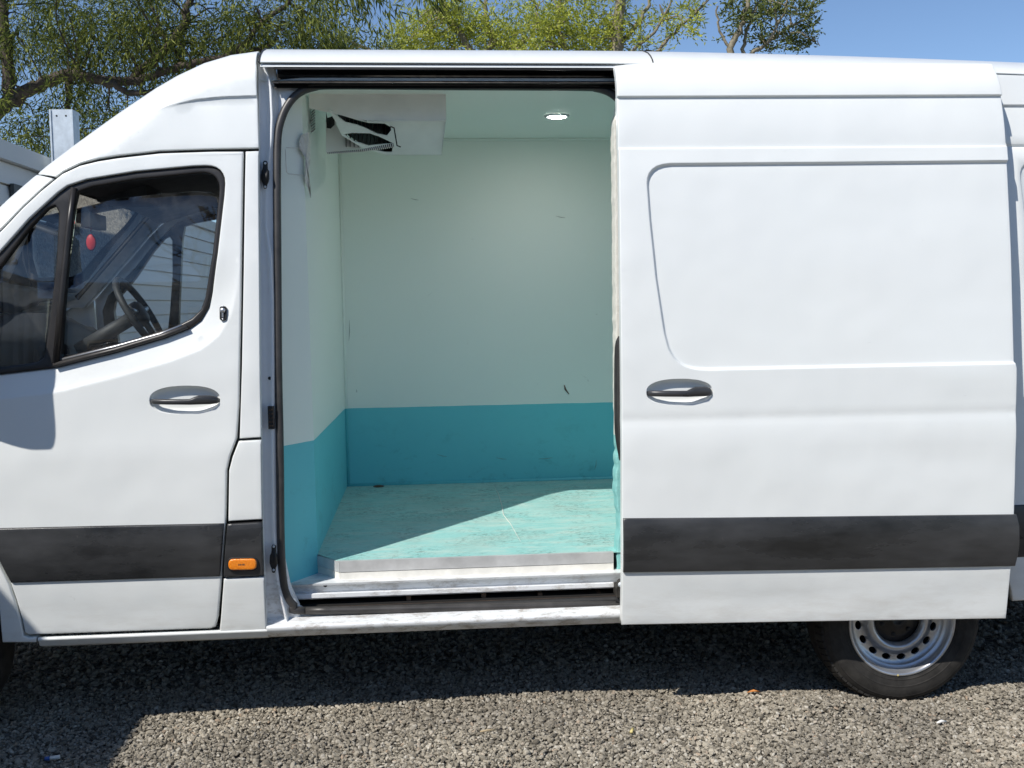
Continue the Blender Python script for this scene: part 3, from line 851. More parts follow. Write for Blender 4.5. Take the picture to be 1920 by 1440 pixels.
# rubber buffers on the jamb
def buffer_block(px, py, name='jamb_buffer'):
    rows = []; p = BS(px, py); y0 = prof(p[2])+.055
    sh = [(-27, 3), (-24, 5.5), (-18, 5), (-12, 6), (-8, 9), (0, 10), (7, 10), (12, 8), (17, 5), (22, 4.5), (25, 2.5)]
    pts = []
    L = [(px-w*.75, py+dy) for dy, w in sh]; Rr = [(px+w*.75, py+dy) for dy, w in sh][::-1]
    poly = [(lambda q: (q[0], q[2]))(PY(a, b, y0)) for a, b in L+Rr]
    o = panel(name, poly, lambda x, z: np.full_like(x, y0-.012), 'black', van, .008, .004, .02,
              disp=lambda P: -.018*np.exp(-(((P[:, 0]-p[0])/.012)**2+((P[:, 1]-p[2])/.02)**2)))
    for dy in (-23, 21):
        q = PY(px-.5, py+dy, y0-.014)
        lathe('buffer_screw', [(0, -.003), (.004, -.002), (.005, .004)], tuple(q), 'galv', o, 12)
buffer_block(497.5, 329); buffer_block(513.5, 1048)
# contact block and bolt hole
q = PY(508, 783, prof(1.3)+.045)
blk = boxobj('contact_block', (q[0]-.010, q[1]-.006, q[2]-.043), (q[0]+.012, q[1]+.03, q[2]+.043), 'black', van, .004)
for k in range(5):
    for s in (-1, 1):
        lathe('contact_pin', [(0, -.002), (.003, -.0015), (.0035, .002)], (q[0]+.001+s*.004, q[1]-.0065, q[2]-.03+k*.015), 'rust_brown', blk, 10)
q = PY(506, 709, prof(1.45)+.058); lathe('jamb_hole', [(0, 0), (.0065, 0)], (q[0], q[1]-.006, q[2]), 'black', van, 18)

# roof: gutter, shoulder and crown, from the cab cap to the tail
XR = 3.55
xa = XB(486.5, 100)
def roof_drop(x): return -.030*max(0, (x-.7)/1.5)**1.6
g = [(1.0, PY(840, 94, .34)[2]+.062), (.80, PY(840, 94, .34)[2]+.056), (.6, PY(840, 94, .34)[2]+.040), (.45, PY(840, 94, .34)[2]+.020), (.34, PY(840, 94, .34)[2]), (.25, PY(840, 98, .25)[2]), (.20, PY(840, 104, .20)[2]), (.172, PY(840, 110, .172)[2]), (.158, PY(840, 115.5, .158)[2]), (.153, PY(840, 118, .153)[2]), (.156, PY(840, 118.6, .156)[2]), (.185, PY(840, 117.6, .185)[2])]
extrude_profile('roof', g, xa, XR, 'paint', van, 40, True, zfun=roof_drop)
g2 = [(W-y, z) for y, z in g][:-1]+[(W-.10, 2.2), (W-.05, 1.8), (W-.0, .9), (W-.05, .42)]
xs_far = XB(486.5, 100)
extrude_profile('far_side', g2, xs_far, XR, 'paint', van, 30, True, zfun=lambda x: 0)
# gutter lip under the roof edge (grey line and pale flange)
gl = [(.185, PY(840, 117.8, .185)[2]), (.182, PY(840, 122, .182)[2]), (.160, PY(840, 122.5, .160)[2]), (.158, PY(840, 126.2, .158)[2]), (.175, PY(840, 127.5, .175)[2])]
extrude_profile('gutter_lip', gl, XB(488, 118), 1.2, 'jamb', van, 4, False)
# roof joint seams
for sx in (487.5, 1221):
    xx = XB(sx, 100); pth = [(xx, y-.0015, z+roof_drop(xx)+.0015) for y, z in g[:-1]]
    tube('roof_seam', pth, .0028, 'seal', van, 6)
# upper track: dark channel with two lips
tr = [(.172, PY(840, 127.5, .172)[2]), (.30, PY(840, 126, .30)[2]), (.30, PY(840, 152, .30)[2]), (.19, PY(840, 153.5, .19)[2]), (.17, PY(840, 154.2, .17)[2]), (.165, PY(840, 156.6, .165)[2]), (.21, PY(840, 158, .21)[2]), (.20, PY(840, 166, .2)[2])]
extrude_profile('upper_track', tr, PY(511, 140, .17)[0], 1.35, 'black', van, 2, False)
tube('track_lip', [(PY(514, 124, .165)[0], .165, PY(840, 129.5, .165)[2]), (1.3, .165, PY(840, 129.5, .165)[2])], .0045, 'seal', van, 6)
tube('track_lip', [(PY(522, 155, .165)[0], .165, PY(840, 155.2, .165)[2]), (1.3, .165, PY(840, 155.2, .165)[2])], .0035, 'dark_steel', van, 6)
tube('track_rail', [(PY(522, 145, .24)[0], .24, PY(840, 143, .24)[2]), (1.3, .24, PY(840, 143, .24)[2])], .009, 'dark_steel', van, 6)
# frame panel behind the seal, white corners show round the rubber bend
yfr = .150
def FR(px, py): 
    z = PY(px, py, .12)[2]; y = float(prof(min(z, 2.5)))+.085
    p = PY(px, py, y); return (p[0], p[2])
seal_px = [(574, 1143), (552, 1133), (538, 1112), (531, 1080), (527, 1000), (525.5, 850), (522.5, 700), (521, 500), (520, 340), (521, 262), (527, 228), (540, 198), (560, 176), (588, 164.5), (630, 161), (840, 162.5), (1080, 164), (1118, 166.5), (1145, 176), (1165, 196), (1178, 230), (1183, 300), (1190, 640), (1196, 1080), (1190, 1118), (1165, 1131.5), (1100, 1132.5), (840, 1138)]
seal_w = [FR(*p) for p in seal_px]
outer = [FR(*p) for p in [(514, 1160), (508, 1000), (506, 600), (507, 330), (511, 240), (514, 150), (600, 142), (1150, 144), (1215, 145), (1225, 1160)]]
panel('doorway_frame', outer, lambda x, z: prof(np.minimum(z, 2.5))+.082, 'jamb', van, .05, .004, .02, holes=[seal_w])
sm = smooth_path([(x, 0, z) for x, z in seal_w], 5, True)
V, Fq = tube_data([(p[0], float(prof(min(p[2], 2.5)))+.072, p[2]) for p in sm]+[(sm[0][0], float(prof(sm[0][2]))+.070, sm[0][2])], .0155, 12)
mesh('door_seal', V, Fq, 'seal', van)
def quadgrid(name, a, b, c, d_, nu, nv, mat, parent=van, jit=0.0):
    a, b, c, d_ = map(lambda p: np.array(p, float), (a, b, c, d_)); V = []
    for j in range(nv+1):
        for i in range(nu+1):
            u, v = i/nu, j/nv; V.append((1-u)*(1-v)*a+u*(1-v)*b+u*v*c+(1-u)*v*d_)
    Fq = [(j*(nu+1)+i, j*(nu+1)+i+1, (j+1)*(nu+1)+i+1, (j+1)*(nu+1)+i) for j in range(nv) for i in range(nu)]
    return mesh(name, V, Fq, mat, parent, False)
# sill and step
X0s = PY(501, 1185, .05)[0]; X1s = 1.45
s1 = prof_at(1000, [(1174.5, .12), (1174, .058), (1167, .045), (1165.5, .036), (1160, .030), (1155.5, .032), (1153, .042), (1151.5, .050), (1147, .066), (1141, .088), (1139.5, .100), (1139, .14)])
extrude_profile('door_sill', s1, X0s, X1s, 'jamb', van, 24, True)
s2 = prof_at(1000, [(1139, .118), (1134, .112), (1127, .116), (1123.5, .128), (1123, .15)])
extrude_profile('step_seal', s2, PY(548, 1140, .12)[0], X1s, 'rubber', van, 30, True)
s3 = prof_at(1000, [(1123, .15), (1120, .22), (1110, .27), (1100, .27)])
extrude_profile('step_channel', s3, PY(548, 1120, .2)[0], X1s, 'rust_brown', van, 2, False)
for pxx in (765, 905, 1010, 1120):
    q = PY(pxx, 1118, .2); boxobj('channel_bracket', (q[0]-.006, .17, q[2]-.016), (q[0]+.012, .26, q[2]+.02), 'rust_brown', van, .002)
s4 = prof_at(1000, [(1108, .20), (1108, .148), (1106, .142), (1099, .142), (1097.5, .146), (1096, .178), (1083.5, .178), (1083.2, .150), (1080.8, .148), (1074.5, .222)])
extrude_profile('step_rail', s4, PY(541, 1095, .15)[0], X1s, 'jamb', van, 2, False)
quadgrid('step_ledge', (PY(541, 1080, .17)[0], .152, PY(1000, 1080.8, .148)[2]+.001), (X1s, .152, PY(1000, 1080.8, .148)[2]+.001), (X1s, .40, PY(1000, 1074.5, .222)[2]+.002), (PY(541, 1080, .17)[0], .40, PY(1000, 1074.5, .222)[2]+.002), 2, 2, 'jamb')
q = PY(609, 1100, .158); lathe('rail_hole', [(0, 0), (.0075, 0)], (q[0], .1775, q[2]), 'black', van, 16)
# aluminium edge trims: long front run and the short angled return on the left
XA = PY(637, 1055, .205)[0]; XBn = PY(1150.5, 1045, .205)[0]
za = [PY(1000, v, .205)[2] for v in (1074.5, 1061.3, 1060.3, 1042.5)]
cX, cY = PY(594, 1050, .335)[0], .335
def strip(name, x0, y0, x1, y1, z0, z1, th, mat, dz=0.0):
    dx, dy = x1-x0, y1-y0; L_ = math.hypot(dx, dy); nx, ny = -dy/L_*th, dx/L_*th
    bm = bmesh.new()
    b = [(x0, y0), (x1, y1), (x1+nx, y1+ny), (x0+nx, y0+ny)]
    vv = [bm.verts.new((x, y, z0)) for x, y in b]+[bm.verts.new((x, y, z1)) for x, y in b]
    for qd in ((0,3,2,1),(4,5,6,7),(0,1,5,4),(1,2,6,5),(2,3,7,6),(3,0,4,7)): bm.faces.new([vv[i] for i in qd])
    return bmobj(name, bm, mat, van, False, .0015, 1)
strip('threshold_strip', XA, .205, XBn, .205, za[2], za[3]+.004, .02, 'alloy')
strip('threshold_strip', XA, .207, XBn, .207, za[0], za[1], .02, 'cream')
strip('threshold_strip', cX, cY, XA-.002, .205, za[2], za[3]+.003, .02, 'alloy')
strip('threshold_strip', cX, cY+.002, XA-.002, .207, za[0], za[1], .02, 'cream')
strip('threshold_core', XA, .213, XBn, .213, za[0]-.01, za[3]-.004, .03, 'black')
# lower roller bracket at the door end of the step
q = PY(1158, 1100, .12)
rb = boxobj('roller_bracket', (q[0]-.012, .07, q[2]-.03), (q[0]+.05, .15, q[2]+.012), 'dark_steel', van, .004)
lathe('roller_bolt', [(0, -.004), (.009, -.003), (.010, .004)], (q[0]+.002, .066, q[2]+.022), 'galv', rb, 14)
tube('roller_arm', [(q[0]-.01, .10, q[2]-.045), (q[0]+.03, .09, q[2]-.05), (q[0]+.09, .05, q[2]-.055)], .014, 'black', van, 10)
lathe('roller', [(0, -.02), (.014, -.02), (.014, .02), (0, .02)], (q[0]+.012, .11, q[2]+.016), 'dark_steel', rb, 16)

# --- cargo body
YBK = 1.65
zfF = PY(900, 1045, .205)[2]
zfB = .5*(PY(648, 909, YBK)[2]+PY(1155, 899, YBK)[2])
ZC = .5*(PY(980, 258, YBK)[2]+PY(1150, 260, YBK)[2])
def zfl(y): return zfF+(zfB-zfF)*(y-.205)/(YBK-.205)
Xc0 = PY(592, 900, .335)[0]; Xc1 = PY(649.5, 850, YBK)[0]; XE = 3.3
fl = mesh('cargo_floor', [(XA, .208, zfF), (XE, .208, zfF), (XE, YBK, zfB), (Xc1, YBK, zfB), (cX, .338, zfl(.338))], [(0, 1, 2, 3, 4)], 'floor', van, False)
quadgrid('cargo_back_wall', (Xc1, YBK, zfB-.02), (XE, YBK, zfB-.02), (XE, YBK, ZC), (Xc1, YBK, ZC), 4, 4, 'wall')
quadgrid('cargo_bulkhead', (Xc0, .335, zfF-.10), (Xc1, YBK, zfB-.02), (Xc1, YBK, ZC), (Xc0-.012, .335, ZC), 4, 4, 'wall')
p0 = PY(537, 1000, .135); p1 = PY(527, 400, .15)
quadgrid('bulkhead_return', (p0[0]-.03, .125, zfF-.10), (Xc0, .335, zfF-.10), (Xc0-.012, .335, ZC), (p1[0]-.03, .22, ZC), 4, 6, 'wall')
quadgrid('cargo_ceiling', (Xc0-.3, .20, ZC), (Xc1, YBK, ZC), (XE, YBK, ZC), (XE, .20, ZC), 4, 4, 'wall')
quadgrid('cargo_near_wall', (1.2, .26, zfF), (XE, .26, zfF), (XE, .26, ZC), (1.2, .26, ZC), 3, 3, 'wall')
# corner coving beads
tube('cove_bead', [(Xc1+.006, YBK-.006, zfB), (Xc1+.006, YBK-.006, ZC)], .008, 'wall', van, 8)
tube('cove_bead', [(Xc1, YBK-.004, ZC-.004), (XE, YBK-.004, ZC-.004)], .008, 'wall', van, 8)
tube('floor_bead', [(Xc1, YBK-.006, zfB+.002), (XE, YBK-.006, zfB+.002)], .010, 'wall', van, 8)
# right hand door lining: ragged insulated edge
def ragged():
    lx = []
    for py in np.linspace(196, 1072, 90):
        base = np.interp(py, [196, 230, 330, 420, 640, 860, 905, 940, 985, 1030, 1072], [1158.5, 1151.5, 1152, 1153.5, 1155, 1157, 1154.5, 1156.5, 1162, 1157, 1156])
        lx.append((base+rng.normal(0, .55)+(1.2*math.sin(py*.21) if py > 840 else 0), py))
    poly = [(lambda q: (q[0], q[2]))(PY(a, b, .215)) for a, b in lx]
    poly = poly+[(poly[-1][0]+.55, poly[-1][1]), (poly[0][0]+.55, poly[0][1])]
    m0 = panel('door_lining_edge', poly, lambda x, z: np.full_like(x, .215)+.012*np.exp(-((x-.76)/.02)**2)*0, 'lining', van, .03, .006, .07)
def make_lining():
    m, n, l, b = new_mat('lining_edge_paint')
    c = n.new('ShaderNodeTexCoord'); sep = n.new('ShaderNodeSeparateXYZ'); l.new(c.outputs['Object'], sep.inputs[0])
    gt = n.new('ShaderNodeMath'); gt.operation = 'GREATER_THAN'; l.new(sep.outputs[2], gt.inputs[0]); gt.inputs[1].default_value = ZBLUE
    t = noise(n, l, 40, 8, None, .7)
    wh = mixc(n, l, t.outputs[0], (.60, .58, .50), (.80, .79, .74)); bl = mixc(n, l, t.outputs[0], (.14, .47, .47), (.34, .62, .58))
    l.new(mixc(n, l, gt.outputs[0], bl, wh), b.inputs['Base Color']); b.inputs['Roughness'].default_value = .8
    bump(n, l, b, t.outputs[0], .8, .006); MAT['lining'] = m
make_lining(); ragged()
# crumbled foam patch, old tape outline and vent slots on the front return
def on_return(px, py, lift=.004):
    # plane of the angled return
    a = np.array([p0[0]-.03, .125, 0]); b = np.array([Xc0, .335, 0]); nrm = np.array([b[1]-a[1], -(b[0]-a[0]), 0]); nrm /= np.linalg.norm(nrm)
    o_ = a+nrm*(lift if nrm[1] < 0 else -lift); v = ray(px, py); t = (o_-EYE).dot(nrm)/v.dot(nrm); return EYE+v*t
def foam_patch():
    px = [(562, 262), (566, 253), (575, 249), (581, 252), (582, 300), (580, 330), (583, 372), (577, 352), (571, 338), (574, 300), (577, 292), (566, 284), (561, 274)]
    o = [on_return(a, b, .003) for a, b in smooth_path(px, 3, True)]
    c = np.mean(o, 0); n_ = len(o); V = [tuple(p) for p in o]; 
    V += [tuple(c+(np.array(p)-c)*.7+np.array([0, -.008, 0])+rng.normal(0, .003, 3)) for p in o]+[tuple(c+np.array([0, -.010, 0]))]
    Fq = [(k, (k+1) % n_, n_+(k+1) % n_, n_+k) for k in range(n_)]+[(n_+k, n_+(k+1) % n_, 2*n_) for k in range(n_)]
    mesh('foam_patch', V, Fq, 'foam', van)
    for seg in ([(537, 277), (580, 278)], [(535, 280), (537, 322), (541, 326)], [(541, 326), (575, 329)]):
        tube('tape_edge', [tuple(on_return(a, b, .002)) for a, b in seg], .0016, 'cream', van, 5)
foam_patch()
def on_bulk(px, py, lift=.003):
    a = np.array([Xc0, .335, 0]); b = np.array([Xc1, YBK, 0]); nrm = np.array([b[1]-a[1], -(b[0]-a[0]), 0]); nrm /= np.linalg.norm(nrm)
    o_ = a+nrm*lift; v = ray(px, py); t = (o_-EYE).dot(nrm)/v.dot(nrm); return EYE+v*t
for k in range(8):
    yy = 206+k*5.2
    tube('vent_slot', [tuple(on_bulk(584.2, yy+5)), tuple(on_bulk(590.4, yy-1))], .0028, 'label_grey', van, 5)
# wear in the cargo bay
def floorpt(px, py):
    z = zfF
    for _ in range(4):
        p = PZ(px, py, z); z = zfl(p[1])
    return (p[0], p[1], z+.002)
tube('floor_crack', [floorpt(a, b) for a, b in [(927, 914), (934, 925), (941, 948), (944, 966), (958, 984), (976, 1016)]], (.0006, .0016, .0018, .0018, .0014, .0005), 'cream', van, 5)
q = floorpt(710, 912); lathe('floor_drain', [(0, -.004), (.022, -.004), (.030, -.001)], (0, 0, 0), 'rust_brown', van, 20)
o = [c_ for c_ in van.children if c_.name.startswith('floor_drain')][0]
for v in o.data.vertices: x, y, z = v.co; v.co = (q[0]+x, q[1]+z, q[2]-y-.001)
wp = [PY(a, b, YBK-.002) for a, b in [(1058, 722), (1060, 730), (1067, 739)]]
tube('wall_gouge', [tuple(p) for p in wp], [.002, .0055, .002], 'rust_brown', van, 6)
for a, b, c_, d_ in ((655, 600, 654, 640), (770, 372, 785, 375), (1042, 255+150, 1060, 408), (668, 730, 668, 736), (1115, 880, 1118, 862), (820, 852, 838, 856), (1010, 860, 1036, 858), (930, 858, 950, 861)):
    tube('wall_scuff', [tuple(PY(a, b, YBK-.001)), tuple(PY((a+c_)/2+1, (b+d_)/2+1, YBK-.001)), tuple(PY(c_, d_, YBK-.001))], [.0004, .0013, .0004], 'label_grey', van, 5)
# ceiling light
q = PZ(1044, 216, ZC)
rg = lathe('ceiling_lamp_ring', [(.060, .0), (.058, -.006), (.048, -.010), (.044, -.006), (.044, 0)], (0, 0, 0), 'steel_silver', van, 40)
ln = lathe('ceiling_lamp_lens', [(0, -.012), (.030, -.011), (.044, -.005)], (0, 0, 0), 'lamp', rg, 32)
for o in (rg, ln):
    for v in o.data.vertices:
        x, y, z = v.co; v.co = (q[0]+x, q[1]+z, ZC-.001+y)
# evaporator under the ceiling, lower cover broken open on the left
def evaporator():
    yf_, yk = .47, 1.02
    z0 = PY(800, 226.5, yf_)[2]; zk = PY(800, 291, yk)[2]
    xl = Xc0+.004; xr = PY(836, 190, yf_)[0]
    ev = mesh('evaporator_housing', [(xl, yf_, ZC), (xr, yf_, ZC), (xr, yf_, z0), (PY(690, 226, yf_)[0], yf_, z0), (PY(684, 226, yf_)[0], yf_, z0+.002), (xl, yf_, PY(612, 203, yf_)[2])],
              [(0, 5, 4, 3, 2, 1)], 'evap_white', van, False)
    # slanted underside with the broken openings, drawn in its own plane and mapped
    a = np.array([xl, yf_+.045, z0]); u = np.array([1., 0, 0]); w = np.array([0, .15, PY(800, 291, yf_+.195)[2]-z0]); wl = np.linalg.norm(w); w /= wl
    nrm = np.cross(u, w)
    def uv(px, py):
        v = ray(px, py); t = (a-EYE).dot(nrm)/v.dot(nrm); p = EYE+v*t-a; return (p.dot(u), p.dot(w))
    Z3 = lambda zx, zy: (560+zx/6.4, 140+zy/6.4)
    outl = [uv(*Z3(*p)) for p in [(350, 415), (820, 566), (1765, 555), (1715, 965), (1050, 965), (760, 880), (520, 730), (440, 560)]]
    hA = [uv(*Z3(*p)) for p in [(400, 450), (520, 490), (700, 545), (840, 580), (1030, 588), (1105, 630), (1108, 670), (1060, 730), (940, 708), (800, 640), (700, 602), (560, 570)]]
    hB = [uv(*Z3(*p)) for p in [(545, 715), (640, 700), (850, 705), (960, 742), (1135, 825), (950, 838), (840, 852), (660, 795)]]
    hC = [uv(*Z3(*p)) for p in [(905, 905), (1128, 872), (1118, 928), (1060, 930)]]
    def mp(v): return tuple(a+u*v[0]+w*v[2]+np.array([0, 1., .3])*v[1])
    panel('evaporator_tray', outl, lambda x, z: np.zeros_like(x), 'evap_white', ev, .03, .002, .012, holes=[hA, hB, hC], mapf=mp)
    # dark coil block behind the openings with fins
    cb = [(p[0]*.98+.004, p[1]+.22, p[2]*1.0+.035) for p in [mp((q_[0], 0, q_[1])) for q_ in outl]]
    mesh('coil_block', cb, [tuple(range(len(cb)))], 'black', ev, False)
    for k in range(16):
        x = PY(640, 226, yf_)[0]+k*.017
        boxobj('coil_fin', (x, yf_+.225, z0-.07), (x+.002, yf_+.30, z0+.05), 'dark_steel', ev, 0)
    mesh('evaporator_end', [(xr, yf_, ZC), (xr, yf_, z0), tuple(mp((outl[3][0], 0, outl[3][1]))), (xr, yk, ZC)], [(0, 1, 2, 3)], 'evap_white', ev, False)
    quadgrid('evaporator_lip', (PY(688, 226, yf_)[0], yf_, z0), (xr, yf_, z0), tuple(mp((outl[2][0], 0, outl[2][1]))), tuple(mp((outl[1][0], 0, outl[1][1]))), 1, 1, 'evap_white', ev)
    quadgrid('evaporator_base', tuple(mp((outl[4][0], 0, outl[4][1]))), tuple(mp((outl[3][0], 0, outl[3][1]))), (xr-.02, yk, zk+.03), (xl+.2, yk, zk+.03), 1, 1, 'evap_white', ev)
    tube('evaporator_edge', [(PY(690, 226, yf_)[0], yf_, z0), (xr, yf_, z0)], .004, 'evap_white', ev, 6)
    # drain hose: ribbed spiral
    A_ = np.array(PY(614, 287, .48)); B_ = np.array(PY(738, 272, .47)); pth = []
    for t in np.linspace(0, 1, 260):
        c = A_+(B_-A_)*t+np.array([0, 0, -.006*math.sin(math.pi*t)]); r_ = .003+.0055*t; an = t*2*math.pi*34
        pth.append((c[0], c[1]+r_*math.cos(an), c[2]+r_*math.sin(an)))
    tube('drain_hose', pth, .0022, 'cream', ev, 5)
    tube('drain_hose_core', [tuple(A_), tuple((A_+B_)/2-np.array([0, 0, .006])), tuple(B_)], [.003, .005, .008], 'dark_steel', ev, 8)
    # torn left corner: dark gap by the bulkhead, bracket plate
    o = [tuple(PY(*Z3(*p), .70)) for p in [(325, 430), (345, 520), (430, 488), (432, 600), (385, 648), (335, 640)]]
    mesh('pipe_gap', o, [tuple(range(len(o)))], 'black', ev, False)
    o = [tuple(PY(*Z3(*p), .72)) for p in [(325, 520), (445, 500), (450, 600), (520, 730), (760, 880), (330, 935)]]
    mesh('mount_plate', o, [tuple(range(len(o)))], 'evap_white', ev, False)
    pth = [tuple(PY(*Z3(*p), .49)) for p in [(1100, 620), (1145, 640), (1165, 760), (1180, 850), (1225, 868)]]
    tube('loose_cable', pth, .003, 'black', ev, 6)
    pth = [tuple(PY(*Z3(*p), .50)) for p in [(225, 220), (300, 330), (330, 400)]]
    tube('refrigerant_pipe', pth, .010, 'label_grey', ev, 8)
evaporator()
# underside so no light leaks between floor and ground
boxobj('chassis', (-2.2, .16, .40), (XR-.1, W-.16, .46), 'under', van, .01)
boxobj('chassis_rail', (-2.2, .5, .30), (XR-.3, .6, .40), 'under', van, .01)
boxobj('chassis_rail', (-2.2, 1.4, .30), (XR-.3, 1.5, .40), 'under', van, .01)
boxobj('rear_door', (XR+.01, .10, .45), (XR+.80, .15, 2.45), 'paint', van, .02)  # unseen tail left open, doors swung out, to let skylight into the cargo bay
boxobj('rear_door', (XR+.01, W-.15, .45), (XR+.80, W-.10, 2.45), 'paint', van, .02)
XCB = XB(484, 600)-.045
mesh('cab_floor', [(-2.3, .06, .62), (XCB, .06, .62), (XCB, W-.06, .62), (-2.3, W-.06, .62)], [(0, 1, 2, 3)], 'cab_dark', van, False)
quadgrid('cab_rear_wall', (XCB, .10, .62), (XCB, W-.1, .62), (XCB, W-.25, 2.5), (XCB, .25, 2.5), 2, 2, 'cab_dark')

# --- rear body side behind the open door, with wheel arch
ARC = (PY(1691, 1166, .1)[0], .315)
def arch_pts(r_, a0, a1, n): return [(ARC[0]+r_*math.cos(t), ARC[1]+r_*math.sin(t)) for t in np.linspace(a0, a1, n)]
xb = .80
rear_out = [(xb, .40)]+arch_pts(.44, math.pi-.20, .20, 24)+[(XR, .42), (XR, g[8][1]-.075), (2.6, g[8][1]-.050), (2.2, g[8][1]-.034), (1.6, g[8][1]-.015), (xb, g[8][1]-.004)]
rl = [(np.array([(x, z_+o) for x in np.arange(2.0, XR-.03, .05)]), False) for z_, os_ in ((Z1-.035, (-.012, -.007, -.004, 0, .003)), (Z2, (-.01, -.006, -.003, 0, .003, .006, .01))) for o in os_]
rec2 = fillet([(2.42, 1.36), (3.4, 1.36), (3.4, Z2-.06), (2.36, Z2-.06)], .07)
panel('rear_side', rear_out, yb, 'paint', van, .045, .006, .03, lines=rl+offset_lines(resample(rec2, .03), [0, .003, .006, .010]),
      disp=lambda P: crease1(P, Z1-.035)+groove2(P)+.010*sstep(-sdist(P, rec2)/.010))
zb0 = ZB(1915, 1045); zb1 = ZB(1915, 946)
def rband(name, x0, x1):
    P0 = [(x0, zb0), (x1, zb0), (x1, zb1), (x0, zb1)]
    panel(name, P0, yb, 'trim', van, .04, .006, .02, disp=lambda P: -.010*np.sin(np.pi*np.clip((P[:, 1]-zb0)/(zb1-zb0)*.9+.05, 0, 1))**.6)
rband('trim_band', ARC[0]+.33, XR-.02)
# inner wheel housing
lathe('wheel_housing', [(.43, .04), (.43, .42), (0, .42)], (ARC[0], 0, ARC[1]), 'under', van, 40, arc=(.12, math.pi-.12))

# --- sliding door, slid back along the side
XD = BS(1160, 600, -.07)[0]
def dout(x): return .066+.036*(x-XD)
ydoor = lambda x, z: prof(z)-(.066+.036*(x-XD))
D = lambda pts: XZ(pts, 0, dout)
sd_px = [(1155.5, 119.5), (1180, 116.5), (1225, 113.2), (1500, 113.3), (1870, 115), (1875, 150), (1880, 177), (1890, 275), (1899, 450), (1905, 680), (1907, 690), (1906, 840), (1902, 962), (1903, 1000), (1896, 1068), (1886.5, 1160), (1500, 1166), (1165, 1172), (1166.5, 1000), (1166, 800), (1163, 500), (1159.5, 250)]
# top edge rolls in: treat as points on the side
sd_w = D(sd_px)
rec_px = [(1214, 344), (1214.9, 333.5), (1218, 325), (1224, 317.5), (1232, 312), (1243, 308.6), (1257.6, 306.8), (1560, 304.5), (1960, 300.5), (1975, 679.5), (1906.7, 681), (1600, 687.5), (1330, 693.2), (1312, 692.6), (1298, 690.6), (1284, 686.4), (1272, 679.5), (1262, 669), (1254, 654), (1246, 624), (1230, 518.7), (1218.6, 408.6)]
rec_w = D(rec_px)
sd_dish = ellipse_px(1274.5, 735, 62.5, 24.5, tilt=-.015, outfun=dout)
sd_dish_f = dish_feature(sd_dish, .027, .024)
xl_, xr_ = D([(1160, 600)])[0][0], D([(1905, 700)])[0][0]
zc1 = lambda x: np.interp(x, [p[0] for p in D([(1157, 180), (1880, 177)])], [p[1] for p in D([(1157, 180), (1880, 177)])])
zc2 = lambda x: np.interp(x, [p[0] for p in D([(1157, 279), (1890, 274.6)])], [p[1] for p in D([(1157, 279), (1890, 274.6)])])
zdent = lambda x: np.interp(x, [p[0] for p in D([(1166, 787), (1905, 770)])], [p[1] for p in D([(1166, 787), (1905, 770)])])
def sd_disp(P):
    x, z = P[:, 0], P[:, 1]
    t = zc1(x)-z; y = np.where(t > 0, .012*sstep(t/.006)*np.exp(-np.maximum(t, 0)/.12), 0)
    t = z-zc2(x); y += .011*np.where(t > 0, np.exp(-t/.05)*sstep(t/.004), 0)
    s = sdist(P, rec_w); y += .013*sstep((-s+.004)/.012)
    y += sd_dish_f(P)
    # knocked-about swage line and a few shallow dents
    y += .0035*np.exp(-((z-zdent(x)+.004)/.020)**2)
    for cx_, cz_, rx_, rz_, a_ in ((1.35, .47, .25, .05, .004), (1.0, .50, .12, .04, .003), (1.9, 1.02, .35, .08, .003), (2.05, 1.32, .20, .05, -.003), (1.55, .95, .3, .1, -.002), (2.1, .5, .15, .06, .003)):
        y += 1.7*a_*np.exp(-(((x-cx_)/rx_)**2+((z-cz_)/rz_)**2))
    tt = np.clip((z-(zc1(x)+.02))/.10, 0, 1); y += .035*tt**2          # upper edge leans in with the roof
    return y
xsr = np.arange(xl_-.01, xr_+.02, .03)
rows = [(np.array([(x, float(fz(x))+o) for x in xsr]), False) for fz, os_ in ((zc1, (-.012, -.0065, -.004, -.002, 0, .003)), (zc2, (-.004, 0, .001, .002, .0035, .008, .018)), (zdent, (-.04, -.025, -.012, 0, .012, .025))) for o in os_]
rows += offset_lines(resample(rec_w, .025), [-orient(rec_w)*o for o in (-.024, -.0125, -.0085, -.006, -.003, 0, .003, .0042, .008, .02)])
rows += offset_lines(sd_dish, [0]+[orient(sd_dish)*o for o in (.0012, .003, .006, .010, .016, -.0015, -.005, -.016)])
dl2 = np.array(sd_dish)
sdoor = panel('sliding_door', sd_w, ydoor, 'paint', van, .04, .0045, .032, lines=rows, dense=[(dl2.min(0), dl2.max(0), .008)], disp=sd_disp)
sdoor['label'] = 'open white sliding side door with recessed panel'
door_handle(1274.5, 734.5, 61, sdoor, dout, 1.12)
def band_door():
    px = [(1168, 971.5), (1350, 970.2), (1600, 967.5), (1904, 964), (1908, 985), (1907.5, 1020), (1902, 1061), (1600, 1066.5), (1168, 1072.5)]
    band('trim_band', px, sdoor, dout, .016)
band_door()
